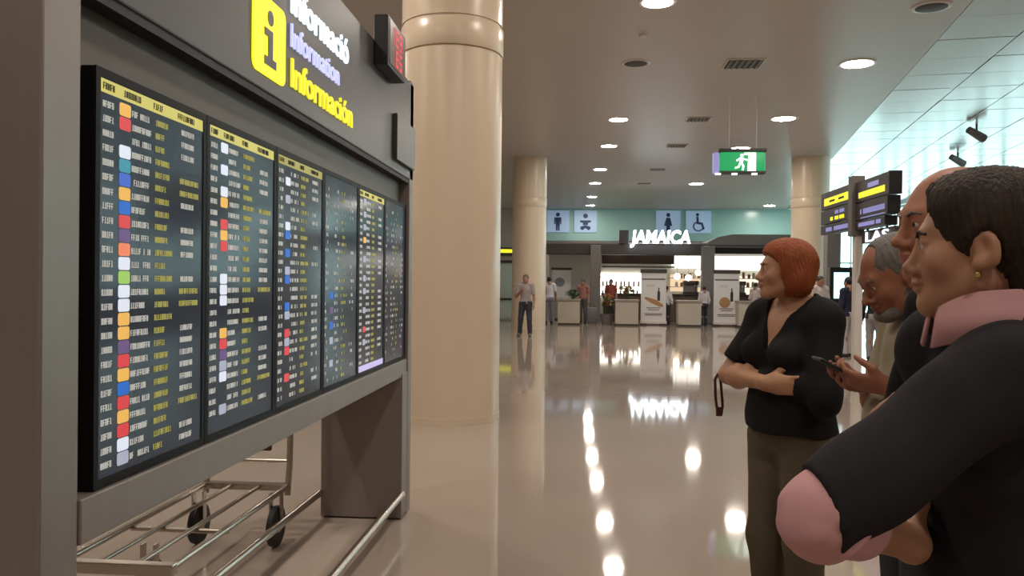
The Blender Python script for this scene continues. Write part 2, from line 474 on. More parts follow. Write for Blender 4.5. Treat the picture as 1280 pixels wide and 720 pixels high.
t = thing('digital_clock', (-1.06, 4.46, 2.65), 'black digital clock with red figures on the far end of the board header', 'clock')
G().box((HX + .001, 4.25, 2.65), (-1.02, 4.68, 2.915), .006).build('housing', M['black'], t)
G().box((-1.0199, 4.28, 2.665), (-1.017, 4.66, 2.90)).build('face', mat('clock_face', (.10, .05, .055), rough=.3), t)
seg = {'1': 'bc', '4': 'fgbc', '2': 'abged', '5': 'afgcd', '0': 'abcdef', '3': 'abgcd', '8': 'abcdefg'}
def digit(g, ch, y, z, w, h, x):
    S = dict(a=(0, h, w, h), d=(0, 0, w, 0), g=(0, h / 2, w, h / 2), f=(0, h / 2, 0, h), e=(0, 0, 0, h / 2), b=(w, h / 2, w, h), c=(w, 0, w, h / 2))
    for k in seg[ch]:
        a = S[k]; r = w * .13
        g.box((x, y + min(a[0], a[2]) - r, z + min(a[1], a[3]) - r), (x + .002, y + max(a[0], a[2]) + r, z + max(a[1], a[3]) + r))
for k, (ch, yy, zz) in enumerate([('1', 4.33, 2.795), ('8', 4.42, 2.795), ('3', 4.51, 2.795), ('8', 4.42, 2.685), ('5', 4.51, 2.685)]):
    g = G(); digit(g, ch, yy, zz, .05, .08, -1.017); g.build('digit', M['g_red'], t)

# screens
logos = [
 ['orange', 'red', None, 'white', 'teal', 'blue', 'orange', 'cobalt', 'red', 'purple', 'coral', 'white', 'green', 'white', 'white', 'orange', 'orange', 'purple', 'red', 'orange', 'cobalt', 'red', 'orange', 'red', 'white', 'silver'],
 ['white', None, 'white', None, 'white', 'orange', None, 'red', 'orange', 'red', None, None, 'white', 'white', 'white', None, None, 'orange', 'red', 'purple', 'silver', 'white', None, None, 'silver', 'silver'],
 [None, 'white', None, 'silver', None, None, 'white', 'cobalt', None, 'cobalt', None, 'silver', 'cobalt', None, None, 'cobalt', 'silver', None, 'red', 'silver', 'red', None, None, 'red', None, None],
 [None] * 14 + ['cobalt', None, 'purple', None, 'cobalt', None, 'silver', None, None, 'silver', None, None],
 ['silver', None, 'silver', None, 'silver', None, 'orange', None, None, 'silver', None, None, 'silver', None, 'silver', None, None, 'silver', None, None, 'red', None, 'silver', None, None, None],
 [None] * 26]
slab_lab = ['departure screen nearest the camera, with large orange and red airline squares',
            'second screen from the camera, with a few white and red airline squares',
            'third screen from the camera, blue tinted rows with a pale header bar',
            'fourth screen from the camera, the dim one with hardly any rows lit',
            'fifth screen from the camera, brightest rows and a lavender bottom bar',
            'last and narrowest looking screen at the far end beside the column']
def words(g, y, z, w, h, x, r, full=1.0):
    """a run of small letter shaped strokes"""
    cw = h * .62
    n = max(1, int(w / cw))
    for k in range(n):
        if full < 1 and r.random() > full: continue
        y0 = y + k * cw
        s = r.randrange(4)
        a = cw * .70; q = cw * .2
        if s == 0:      # block with open centre
            g.box((x, y0, z), (x + .0012, y0 + q, z + h)); g.box((x, y0, z + h - q), (x + .0012, y0 + a, z + h)); g.box((x, y0 + a - q, z), (x + .0012, y0 + a, z + h)); g.box((x, y0, z), (x + .0012, y0 + a, z + q))
        elif s == 1:
            g.box((x, y0, z), (x + .0012, y0 + q * 1.2, z + h)); g.box((x, y0, z + h * .42), (x + .0012, y0 + a, z + h * .42 + q)); g.box((x, y0, z + h - q), (x + .0012, y0 + a, z + h))
        elif s == 2:
            g.box((x, y0 + a * .35, z), (x + .0012, y0 + a * .35 + q * 1.3, z + h)); g.box((x, y0, z), (x + .0012, y0 + a, z + q))
        else:
            g.box((x, y0, z), (x + .0012, y0 + q * 1.2, z + h)); g.box((x, y0 + a - q, z), (x + .0012, y0 + a, z + h)); g.box((x, y0, z + h * .45), (x + .0012, y0 + a, z + h * .45 + q))
SW, SH = 0.565, 1.0
for k in range(6):
    r = random.Random(100 + k)
    y0 = 1.80 + k * SW; z0 = 1.006
    t = thing('display_screen', (BX - .02, y0 + SW / 2, z0), slab_lab[k], 'screen', 'departure screens in the information board')
    G().box((BX - .038, y0 + .002, z0), (BX - .004, y0 + SW - .002, z0 + SH - .012), .002).build('casing', M['bezel'], t)
    bz = .021
    g = G()
    g.box((BX - .004, y0 + .002, z0), (BX, y0 + bz, z0 + SH - .012)).box((BX - .004, y0 + SW - bz, z0), (BX, y0 + SW - .002, z0 + SH - .012))
    g.box((BX - .004, y0 + bz, z0), (BX, y0 + SW - bz, z0 + bz)).box((BX - .004, y0 + bz, z0 + SH - .012 - bz), (BX, y0 + SW - bz, z0 + SH - .012))
    g.build('bezel', M['bezel'], t)
    px = BX - .003
    G().box((px - .001, y0 + bz, z0 + bz), (px, y0 + SW - bz, z0 + SH - .012 - bz)).build('panel', M['screen'], t)
    W = SW - 2 * bz; Hh = SH - .012 - 2 * bz
    ya = y0 + bz; zt = z0 + bz + Hh
    tx = px + .0003
    if k not in (3, 5):
        hb = G().box((px, ya + .002, zt - .034), (tx + .0006, ya + W - .002, zt - .002)).build('header_bar', M['g_head'] if k != 2 else M['g_dest'], t)
        g = G()
        for yy, ww in ((.012, .05), (.10, .08), (.24, .05), (.37, .10)):
            words(g, ya + yy, zt - .026, ww, .016, tx + .0007, r)
        tag(g.build('header_words', M['ink'], hb), kind='stuff')
    if k == 4:
        G().box((px, ya + .002, z0 + bz + .004), (tx + .0006, ya + W - .002, z0 + bz + .035)).build('bottom_bar', M['g_bluebar'], t)
    row_n = 26
    pitch = (Hh - .034 - (.045 if k == 4 else .02)) / row_n
    gt = G(); gd = G()
    dens = [1, 1, .8, .35, 1, .25][k]
    for i in range(row_n):
        z = zt - .038 - (i + .86) * pitch
        h = pitch * .44
        if k == 1 and i >= 25: continue
        words(gt, ya + .012, z, .052, h, tx, r, dens)
        c = logos[k][i]
        if c:
            zz = z - pitch * .18
            G().prism(rrect(.050, pitch * .92, .006, 2), (px, ya + .082, zz), UY, UZ, (.0012, 0, 0)).build('airline_logo', M['logo_' + c], t)
        words(gt, ya + .138, z, r.choice((.085, .095, .07, .09)), h, tx, r, dens * .95)
        L = r.choice((.05, .06, .08, .10, .07))
        words(gd, ya + .252, z, L, h, tx, r, dens)
        if r.random() < (.85 if k < 2 else .7):
            if i % 9 in (4, 5) and k < 2:
                words(gd, ya + .385, z, .12, h, tx, r, dens)
            else:
                words(gt, ya + .392, z, .078, h, tx, r, dens)
    tag(gt.build('row_text', M['g_txt'], t), kind='stuff')
    tag(gd.build('destination_text', M['g_dest'], t), kind='stuff')

# ------------------------------------------------------------------ luggage trolley behind the board
TX0, TX1, TY0, TY1, TZ = -2.17, -1.68, 3.28, 4.62, .30
t = thing('luggage_trolley', ((TX0 + TX1) / 2, (TY0 + TY1) / 2, 0), 'empty steel luggage trolley parked under the flight information board', 'trolley')
def tb(name, pts, r=.014, m='chrome'):
    return G().tube(pts, r, 10).build(name, M[m], t, True)
tb('frame_tube', [(TX0, TY0, TZ), (TX0, TY1, TZ)], .017); tb('frame_tube', [(TX1, TY0, TZ), (TX1, TY1, TZ)], .017)
for x in (TX0 + .16, TX0 + .33):
    tb('platform_bar', [(x, TY0, TZ), (x, TY1, TZ)], .012)
G().box((TX0 - .02, TY0 - .05, TZ - .03), (TX1 + .02, TY0, TZ + .02), .006).build('front_bumper', M['chrome'], t)
tb('cross_bar', [(TX0, 3.82, TZ - .02), (TX1, 3.82, TZ - .02)], .012)
G().box((TX0 - .01, TY1 - .03, TZ - .02), (TX1 + .01, TY1 + .02, TZ + .02), .005).build('rear_beam', M['chrome'], t)
for x in (TX0, TX1):
    tb('upright', [(x, TY1, TZ - .05), (x, TY1 + .03, TZ + .12), (x, TY1 + .06, .95)], .018)
tb('handle_bar', [(TX0 - .03, TY1 + .06, .96), (TX1 + .03, TY1 + .06, .96)], .022, 'rubber')
tb('upright_brace', [(TX0, TY1 + .035, .44), (TX1, TY1 + .035, .44)], .014)
G().box((TX0 + .08, TY1 + .02, .50), (TX0 + .38, TY1 + .05, .72), .008).build('back_plate', M['steel_dark'], t)
for x, y in ((TX0 + .03, TY1 - .15), (TX1 - .01, TY1 - .15), (-1.93, 3.55)):
    w = G().lathe((x - .022, y, .115), [(.085, 0), (.112, .006), (.115, .022), (.112, .038), (.085, .044)], 24, 'X').build('wheel', M['rubber'], t, True)
    G().lathe((x - .026, y, .115), [(.03, 0), (.035, .004), (.035, .048), (.03, .052)], 16, 'X').build('hub', M['chrome'], w, True)
    G().box((x - .035, y - .02, .12), (x - .026, y + .02, TZ), 0).box((x + .026, y - .02, .12), (x + .035, y + .02, TZ), 0).build('wheel_fork', M['chrome'], t)

# ------------------------------------------------------------------ exit sign
t = thing('exit_sign', (3.46, 18.0, 3.88), 'green lit emergency exit sign hanging from the ceiling', 'exit sign')
ex0, ex1, ez0, ez1 = 3.0, 3.96, 3.90, 4.38
G().box((ex0, 17.9, ez0 + .05), (ex1, 18.1, ez1), .06).build('lit_box', M['g_green'], t, True)
G().box((ex0 - .04, 17.87, ez1 - .01), (ex1 + .02, 18.13, ez1 + .06), .02).build('top_housing', M['dark'], t)
G().box((ex0 - .02, 17.88, ez0), (ex1, 18.12, ez0 + .06), .02).build('bottom_rail', M['dark'], t)
G().box((ex0 - .14, 17.9, ez0 + .02), (ex0 - .02, 18.1, ez1 - .02), .02).build('side_arrow_panel', M['g_waylav'], t)
for x in (3.2, 3.78):
    G().cone((x, 18.0, ez1 + .05), (x, 18.0, CEIL), .005, n=8).build('hanger', M['lamp_trim'], t)
# running man and door
g = G()
ox = 3.30
g.prism(circ(.155, .36, .036), (ox, 17.9, 3.93), (1, 0, 0), UZ, (0, -.006, 0))
g.prism([(.10, .20), (.17, .20), (.20, .31), (.12, .32)], (ox, 17.9, 3.93), (1, 0, 0), UZ, (0, -.006, 0))
g.prism([(.12, .32), (.14, .29), (.05, .23), (.03, .26)], (ox, 17.9, 3.93), (1, 0, 0), UZ, (0, -.006, 0))
g.prism([(.18, .30), (.20, .27), (.27, .24), (.27, .28)], (ox, 17.9, 3.93), (1, 0, 0), UZ, (0, -.006, 0))
g.prism([(.10, .21), (.145, .20), (.10, .10), (.01, .07), (.01, .11), (.07, .13)], (ox, 17.9, 3.93), (1, 0, 0), UZ, (0, -.006, 0))
g.prism([(.13, .21), (.17, .20), (.21, .13), (.19, .04), (.15, .04), (.165, .12)], (ox, 17.9, 3.93), (1, 0, 0), UZ, (0, -.006, 0))
g.build('running_figure', M['g_figure'], t)
G().prism([(.27, .02), (.45, .02), (.45, .42), (.20, .42), (.20, .37), (.29, .37)], (ox, 17.9, 3.93), (1, 0, 0), UZ, (0, -.006, 0)).build('doorway', M['g_figure'], t)
for x in (2.95, 3.3, 3.72):
    G().box((x - .06, 17.86, ez0 - .03), (x + .06, 17.92, ez0 + .01), .01).build('small_lamp', M['g_figure'], t)

# ------------------------------------------------------------------ wayfinding sign on the right (plane parallel to the board)
WX = 4.35
t = thing('wayfinding_sign', (WX, 13.3, 0), 'dark overhead direction sign with yellow bands on a post, left of the bald head', 'direction sign')
G().box((WX + .02, 13.38, 0), (WX + .14, 13.54, 2.3), .01).build('post', M['lamp_trim'], t)
G().box((WX - .05, 13.36, 2.3), (WX + .15, 13.56, 3.26), .01).build('upper_post', M['grey'], t)
for (ya, yb, z0, z1) in ((11.95, 13.36, 2.82, 3.14), (12.0, 13.36, 2.54, 2.80), (12.1, 13.36, 2.39, 2.52), (13.56, 15.2, 2.86, 3.16), (13.56, 15.2, 2.60, 2.84), (13.56, 15.2, 2.42, 2.58)):
    G().box((WX, ya, z0), (WX + .16, yb, z1), .006).build('sign_panel', M['header'], t)
    if ya < 13: G().box((WX - .012, ya - .04, z0 - .004), (WX + .17, ya, z1 + .004), .006).build('end_cap', M['black'], t)
def strip(ya, yb, z0, z1, m, wordy=False):
    """a lit line of writing on the sign face (looks towards the board); far end is the reading start"""
    g = G()
    if wordy:
        n = int((yb - ya) / ((z1 - z0) * .8)); r = random.Random(int(ya * 97))
        w = (yb - ya) / n
        for k in range(n):
            if r.random() < .12: continue
            a = ya + k * w
            g.box((WX - .004, a, z0), (WX, a + w * .25, z1)).box((WX - .004, a + w * .5, z0), (WX, a + w * .75, z1)).box((WX - .004, a, z0), (WX, a + w * .75, z0 + (z1 - z0) * .3))
    else:
        g.box((WX - .004, ya, z0), (WX, yb, z1))
    o = g.build('lettering', M[m], t)
    if wordy: tag(o, kind='stuff')
strip(13.62, 15.0, 2.92, 3.05, 'g_wayyel'); strip(12.1, 13.2, 2.875, 2.965, 'g_wayyel'); strip(12.35, 12.8, 3.0, 3.07, 'g_waylav')
strip(13.9, 14.7, 2.64, 2.70, 'g_wayyel', True); strip(13.9, 14.5, 2.74, 2.80, 'g_waylav', True)
strip(12.1, 13.2, 2.62, 2.70, 'g_waylav', True); strip(12.1, 13.1, 2.556, 2.57, 'g_waylav'); strip(12.25, 13.2, 2.43, 2.49, 'g_waylav', True)
strip(13.65, 14.9, 2.46, 2.53, 'g_waylav', True)
for (ya, yb) in ((13.9, 14.2), (14.4, 14.7)):
    G().box((WX - .006, ya, 2.965), (WX - .004, yb, 3.0)).build('band_mark', M['ink'], t)
tt = thing('shop_letters', (4.46, 12.5, 2.17), 'big white lit letters under the direction sign, above the grey haired man', 'sign')
G().box((4.42, 11.9, 2.17), (4.50, 13.25, 2.365), .006).build('sign_panel', M['header'], tt)
text_geo('LAS', .95, .15, (4.415, 13.05, 2.19), (0, -1, 0), UZ, .01, .02).build('lettering', M['g_waywht'], tt)
for yy in (12.3, 13.1):
    G().cone((4.46, yy, 2.36), (4.46, yy, 2.389), .02, n=8).build('hanger', M['grey'], tt)

# ------------------------------------------------------------------ cafe
cafe = thing('cafe_front', (2.5, 33.0, 0), 'open fronted cafe with dark roof fascia and grey posts at the far end', 'cafe')
cafe['kind'] = 'structure'
G().box((-1.35, 32.4, 2.66), (4.95, 33.0, 3.08), .02).build('fascia', M['dark'], cafe)
G().box((-1.35, 32.4, 3.06), (5.2, 36.5, 3.14), .02).build('roof_slab', M['grey'], cafe)
g = G().prism([(4.95, 3.02), (8.6, 3.02), (8.6, 3.47), (5.9, 3.47), (5.35, 3.36), (4.95, 3.15)], (0, 32.2, 0), (1, 0, 0), UZ, (0, 4.3, 0))
g.build('raised_roof', M['grey'], cafe)
G().box((4.95, 32.15, 2.98), (8.6, 32.4, 3.06)).build('roof_edge', M['dark'], cafe)
for (a, b) in ((.42, .82), (4.72, 5.18), (8.3, 8.6)):
    G().box((a, 31.9, 0), (b, 32.4, 3.0), .015).build('post', M['grey'], cafe)
G().box((-1.35, 36.5, 0), (8.6, 36.6, 3.1)).build('back_wall', mat('cafe_back_wall', (.58, .58, .52), rough=.6), cafe)
G().box((.95, 35.0, 2.36), (4.0, 35.1, 2.80), .01).build('menu_board', mat('menu_brown', (.06, .035, .03), rough=.5), cafe)
G().box((.82, 33.9, 2.78), (8.3, 34.1, 3.04), .01).build('added_dark_beam', M['dark'], cafe)  # beam added to keep the strip under the roof dark
G().box((.95, 34.9, 2.20), (4.0, 35.0, 2.27), .005).build('rail', M['grey'], cafe)
G().box((.95, 36.36, .98), (2.75, 36.5, 1.98)).build('lit_back_shelf', M['g_shelf'], cafe)
G().box((4.05, 36.3, 2.22), (5.45, 36.5, 2.76)).build('lit_panel', M['g_win'], cafe)
G().box((5.75, 36.3, 2.15), (8.3, 36.5, 2.76)).build('lit_panel', M['g_win'], cafe)
G().box((4.0, 36.36, 1.2), (5.4, 36.5, 1.95)).build('lit_back_shelf', mat('amber_shelf', (.3, .2, .1), emit=(1, .75, .5), estr=.7), cafe)
G().box((5.75, 36.36, 1.0), (8.3, 36.5, 1.9)).build('lit_back_shelf', mat('warm_shelf', (.4, .3, .2), emit=(1, .85, .7), estr=1.0), cafe)
for z in (1.0, 1.42, 1.80):
    G().box((.9, 36.1, z - .03), (8.3, 36.36, z), .004).build('shelf', M['beige'], cafe)
G().box((.9, 33.6, 1.06), (8.3, 34.3, 1.12), .01).build('bar_top', M['dark'], cafe)
G().box((1.0, 33.7, 0), (8.2, 34.2, 1.06), .01).build('bar_front', mat('bar_wood', (.12, .075, .05), rough=.45, noise=.2), cafe)
for x in (-.9, .0, 1.6, 2.9, 4.3, 6.2, 7.5):
    G().lathe((x, 34.5, 3.05), [(.15, 0), (.15, -.02), (.01, -.021)], 14).build('added_soffit_light', M['g_bulb'], cafe)  # unseen lamps added under the roof to brighten the back wall
s = thing('shop_sign', (3.05, 32.3, 3.08), 'lit white cafe name letters on the roof fascia', 'sign')
text_geo('JAMAICA', 2.32, .50, (1.97, 32.26, 3.12), (1, 0, 0), UZ, .06, .03, .12).build('lettering', M['g_jam'], s)
G().box((1.55, 32.3, 3.08), (1.92, 32.5, 3.62), .02).build('end_box', M['header'], s)
G().box((1.9, 32.33, 3.08), (4.35, 32.40, 3.14), .005).build('mounting_rail', M['grey'], s)

# bottles on the lit shelf, globe lamps, machines
bt_prof = [(.035, 0), (.04, .01), (.04, .17), (.016, .22), (.014, .29), (.017, .29), (.017, .31)]
bcols = [(.05, .10, .03), (.12, .04, .02), (.25, .10, .02), (.03, .03, .03), (.30, .22, .10)]
bproto = None
k = 0
for z in (1.0, 1.42):
    for i in range(9):
        x = 1.05 + i * .19 + rnd.uniform(-.03, .03)
        t = thing('bottle', (x, 36.2, z), 'small dark bottle on the backlit shelf of the cafe', 'bottle', 'bottles on the cafe shelf')
        G().lathe((x, 36.2, z), bt_prof, 10).build('glass_body', mat('bottle_%d' % k, bcols[k % 5], rough=.2), t, True)
        G().lathe((x, 36.2, z + .31), [(.018, -.03), (.018, .012)], 8).build('cap', M['black'], t)
        k += 1
jcols = [(.45, .25, .10), (.55, .45, .30), (.35, .10, .05), (.20, .12, .06), (.60, .55, .48)]
for sx0, sx1, nn, zone in ((4.15, 5.3, 6, 'left of the right grey post'), (5.9, 8.1, 10, 'right of the right grey post')):
    for z in (1.42, 1.80):
        for i in range(nn):
            x = sx0 + (sx1 - sx0) * (i + .5) / nn + rnd.uniform(-.03, .03); hgt = rnd.uniform(.16, .27)
            t = thing('storage_jar', (x, 36.2, z), 'small warm coloured jar on the shelves ' + zone, 'jar', 'jars on the shelves ' + zone)
            G().lathe((x, 36.2, z), [(.05, 0), (.065, .02), (.065, hgt * .75), (.05, hgt * .85)], 12).build('jar_body', mat('jar_%d' % k, jcols[(k * 3) % 5], rough=.3), t, True)
            G().lathe((x, 36.2, z + hgt * .85), [(.055, 0), (.055, .03), (.02, .035)], 12).build('lid', M['dark'] if k % 2 else M['lamp_trim'], t)
            k += 1
for i, (x, z, l) in enumerate([(4.15, 1.85, 'leftmost of the three lit globe lamps over the cafe bar'), (4.62, 1.80, 'middle and lowest of the three lit globe lamps over the cafe bar'), (5.03, 2.02, 'rightmost and highest of the three lit globe lamps over the cafe bar')]):
    t = thing('globe_lamp', (x, 35.2, z), l, 'lamp', 'globe lamps over the bar')
    G().lathe((x, 35.2, z), [(.005, -.13)] + [(.13 * math.sin(a), -.13 * math.cos(a)) for a in np.linspace(.3, PI - .3, 9)] + [(.005, .13)], 16).build('globe', M['g_bulb'], t, True)
    G().cone((x, 35.2, z + .12), (x, 35.2, 3.06), .008, n=6).build('cord', M['black'], t)
def coffee(x, lab):
    t = thing('coffee_machine', (x, 33.95, 1.12), lab, 'coffee machine', 'coffee machines on the bar')
    G().box((x - .3, 33.75, 1.12), (x + .3, 34.15, 1.20), .01).build('base', M['dark'], t)
    G().box((x - .28, 33.9, 1.20), (x + .28, 34.15, 1.62), .02).build('body', M['steel'], t)
    G().box((x - .3, 33.75, 1.50), (x + .3, 34.15, 1.66), .02).build('top_housing', M['steel_dark'], t)
    for q in (-.14, .14):
        G().cone((x + q, 33.83, 1.50), (x + q, 33.83, 1.40), .03, .025, 10).build('group_head', M['chrome'], t)
coffee(6.45, 'steel coffee machine on the bar right of the right hand banner')
coffee(4.55, 'steel coffee machine on the bar left of the right grey post')
# terrace pedestals
for x, w, lab in ((-.37, .84, 'beige square planter counter beside the pale shirted figure on the far left'), (1.72, .86, 'beige square planter counter just left of the left banner'), (3.95, .85, 'beige square planter counter between the two white banners'), (6.05, .8, 'beige square planter counter right of the right banner, half behind the woman')):
    t = thing('planter_counter', (x, 29.9, 0), lab, 'counter', 'beige planter counters')
    G().box((x - w / 2 + .02, 29.6, .06), (x + w / 2 - .02, 30.2, .86), .008).build('body', M['beige'], t)
    G().box((x - w / 2 - .01, 29.56, .86), (x + w / 2 + .01, 30.24, .94), .01).build('top', mat('counter_top', (.30, .26, .22), rough=.4), t)
    G().box((x - w / 2 + .04, 29.62, 0), (x + w / 2 - .04, 30.18, .06)).build('plinth', M['dark'], t)
# flowers on / beside counters: each bunch a plant
def leafy(name, x, y, z, h, w, cols, lab, pot=None, seed=1):
    r = random.Random(seed)
    t = thing(name, (x, y, z), lab, 'plant', None)
    zz = z
    if pot:
        G().lathe((x, y, z), [(pot * .7, 0), (pot, pot * 1.5), (pot * .9, pot * 1.5), (pot * .85, pot * 1.3)], 16).build('pot', mat('pot_' + name, (.16, .14, .15), rough=.5), t, True)
        zz = z + pot * 1.3
    st = G(); gs = [G() for _ in cols]
    for i in range(int(26)):
        a = r.uniform(0, 2 * PI); q = r.uniform(0, w); hh = h * r.uniform(.45, 1)
        p = Vector((x + q * math.cos(a), y + q * math.sin(a), zz + hh))
        st.cone((x + .2 * q * math.cos(a), y + .2 * q * math.sin(a), zz), p, .006, .004, 5)
        g = gs[r.randrange(len(cols))]
        for k in range(5):
            d = Vector((r.uniform(-1, 1), r.uniform(-1, 1), r.uniform(-.2, .9))).normalized()
            s2 = d.orthogonal().normalized(); L = r.uniform(.08, .16)
            g.add([p, p + d * L * .5 + s2 * L * .28, p + d * L, p + d * L * .5 - s2 * L * .28], [(0, 1, 2, 3)])
    tag(st.build('stems', mat('stem_' + name, (.05, .10, .03)), t), kind='stuff')
    for c, g in zip(cols, gs):
        if g.v: tag(g.build('leaves', mat('leaf_' + name, c, rough=.5), t), kind='stuff')
leafy('flowering_plant', 1.02, 30.25, 0, .75, .22, [(.10, .12, .02), (.45, .36, .04), (.08, .09, .02), (.30, .06, .03)], 'yellow and green leafy plant in a grey pot beside the grey suitcase', .26, 3)
leafy('counter_plant', 1.72, 29.9, .945, .45, .32, [(.06, .10, .03), (.30, .22, .05), (.30, .05, .03)], 'bushy green and amber plant on top of the counter left of the left banner', None, 4)
leafy('counter_plant', -.2, 29.9, .945, .25, .25, [(.05, .08, .03), (.02, .03, .02)], 'low dark plant on top of the leftmost counter', None, 5)
# banners
def banner(x, lab, food):
    t = thing('roll_up_banner', (x, 30.4, 0), lab, 'banner', 'white roll up banners')
    G().box((x - .46, 30.38, .12), (x + .46, 30.40, 1.98)).build('sheet', M['white'], t)
    G().box((x - .48, 30.34, 1.92), (x + .48, 30.44, 2.06), .01).build('top_bar', M['dark'], t)
    G().box((x - .48, 30.30, .05), (x + .48, 30.50, .16), .01).build('cassette', M['lamp_trim'], t)
    for q in (-.36, .36):
        G().box((x + q - .12, 30.24, 0), (x + q + .12, 30.56, .06), .01).build('foot', M['dark'], t)
    G().box((x - .42, 30.376, 1.66), (x + .42, 30.38, 1.72)).build('printed_line', M['grey'], t)
    g = G()
    for z, w in ((.62, .5), (.55, .4), (.40, .66), (.35, .62)):
        g.box((x - w / 2, 30.376, z), (x + w / 2, 30.38, z + .03))
    g.build('printed_text', M['grey'], t)
    brown = mat('print_bread', (.42, .22, .10), rough=.5)
    if food == 0:
        pts = [(-.34, .98), (-.1, .82), (.22, .68), (.36, .68), (.34, .76), (.12, .92), (-.12, 1.0), (-.3, 1.04)]
    else:
        pts = circ(-.06, .86, .2, 16)
    G().prism(pts, (x, 30.38, 0), (1, 0, 0), UZ, (0, -.004, 0)).build('printed_bread', brown, t)
    G().prism([(.14, .9), (.24, .9), (.24, 1.2), (.21, 1.28), (.21, 1.38), (.17, 1.38), (.17, 1.28), (.14, 1.2)], (x, 30.38, 0), (1, 0, 0), UZ, (0, -.005, 0)).build('printed_bottle', M['ink'], t)
    g = G()
    for q in range(6):
        g.box((x - .25 + q * .05, 30.376, 1.40 + .02 * (q % 2)), (x - .22 + q * .05, 30.38, 1.50))
    g.build('printed_logo', mat('print_pale', (.55, .52, .55)), t)
banner(2.73, 'white roll up banner with a baguette and bottle picture, the left of two', 0)
banner(5.37, 'white roll up banner with a round sandwich picture, beside the red haired woman', 1)
# left poster
t = thing('poster_stand', (-.75, 33.6, 0), 'white poster on a stand with dark top bar at the left of the cafe', 'poster')
G().box((-1.12, 33.6, .9), (-.35, 33.64, 2.05)).build('sheet', M['white'], t)
G().box((-1.16, 33.56, 2.05), (-.3, 33.68, 2.15), .01).build('top_bar', M['dark'], t)
G().box((-.78, 33.6, 0), (-.7, 33.66, .9)).build('post', M['grey'], t)
G().box((-1.0, 33.45, 0), (-.5, 33.8, .05), .01).build('foot', M['dark'], t)
G().prism(circ(-.8, 1.55, .2, 14), (0, 33.6, 0), (1, 0, 0), UZ, (0, -.004, 0)).build('printed_picture', mat('print_greyblue', (.25, .27, .30)), t)
# restroom signs on the teal band
def restroom(x0, x1, shape, lab):
    t = thing('restroom_sign', ((x0 + x1) / 2, 44.88, 4.3), lab, 'sign', 'restroom signs on the teal band')
    w = x1 - x0
    G().box((x0, 44.82, 4.30), (x1, 44.90, 5.5), .01).build('plate', M['wc_blue'], t)
    g = G(); o = ((x0 + x1) / 2, 44.82, 4.34); ux = (1, 0, 0); dd = (0, -.01, 0)
    if shape == 'man':
        g.prism(circ(0, .93, .11), o, ux, UZ, dd).prism([(-.19, .40), (-.19, .78), (.19, .78), (.19, .40), (.13, .40), (.11, .65), (.1, .05), (.02, .05), (0, .40), (-.02, .05), (-.1, .05), (-.11, .65), (-.13, .40)], o, ux, UZ, dd)
    elif shape == 'woman':
        g.prism(circ(0, .93, .11), o, ux, UZ, dd).prism([(-.1, .78), (.1, .78), (.22, .34), (.1, .34), (.1, .05), (-.1, .05), (-.1, .34), (-.22, .34)], o, ux, UZ, dd)
    elif shape == 'baby':
        g.prism(circ(0, .86, .13), o, ux, UZ, dd).prism([(-.3, .62), (.3, .62), (.3, .52), (.14, .48), (.14, .36), (-.14, .36), (-.14, .48), (-.3, .52)], o, ux, UZ, dd)
        g.prism(circ(-.17, .2, .11), o, ux, UZ, dd).prism(circ(.17, .2, .11), o, ux, UZ, dd).prism([(-.12, .34), (.12, .34), (.06, .18), (-.06, .18)], o, ux, UZ, dd)
    else:
        g.prism(circ(-.06, .95, .09), o, ux, UZ, dd).prism([(-.12, .84), (0, .84), (.02, .56), (.22, .52), (.34, .18), (.24, .14), (.14, .42), (-.1, .44)], o, ux, UZ, dd)
        for i in range(14):
            a0 = math.radians(110 + i * 17); a1 = math.radians(110 + i * 17 + 16)
            g.prism([(.0 + .3 * math.cos(a0), .32 + .28 * math.sin(a0)), (.0 + .3 * math.cos(a1), .32 + .28 * math.sin(a1)), (.22 * math.cos(a1), .32 + .21 * math.sin(a1)), (.22 * math.cos(a0), .32 + .21 * math.sin(a0))], o, ux, UZ, dd)
    g.build('pictogram', M['wc_ink'], t)
restroom(-1.82, -.6, 'man', 'pale blue restroom sign with a man, leftmost of the four')
restroom(-.32, .92, 'baby', 'pale blue baby changing sign beside the man sign')
restroom(4.12, 5.42, 'woman', 'pale blue restroom sign with a woman, above the lit cafe name')
restroom(5.72, 7.05, 'wheelchair', 'pale blue wheelchair sign, rightmost of the four')
t = thing('lit_sign', (-4.0, 44.7, 3.0), 'small yellow lit sign above the glass door on the far left', 'sign')
G().box((-4.5, 44.75, 3.0), (-3.6, 44.9, 3.45), .01).build('housing', M['dark'], t)
G().box((-4.45, 44.74, 3.15), (-3.65, 44.75, 3.35)).build('face', M['g_wayyel'], t)
G().box((-4.2, 44.88, 3.2), (-4.0, 45.0, 3.3)).build('bracket', M['dark'], t)
# kiosk on the right
t = thing('information_kiosk', (7.5, 24.3, 0), 'black kiosk with a pale blue lit screen behind the navy clad person', 'kiosk')
G().box((7.2, 24.2, 0), (7.85, 24.45, 2.05), .02).build('cabinet', M['black'], t)
G().box((7.31, 24.19, 1.15), (7.74, 24.2, 1.90)).build('screen', M['g_kiosk'], t)
# dark gate pillar behind the sign
t = thing('gate_pillar', (7.55, 25.2, 0), 'dark grey square pillar under the direction sign', 'pillar')
G().box((7.35, 25.0, 0), (7.75, 25.4, 3.1), .02).build('shaft', M['grey'], t)
G().box((7.3, 24.95, 3.1), (7.8, 25.45, 3.16), .01).build('cap', M['dark'], t)
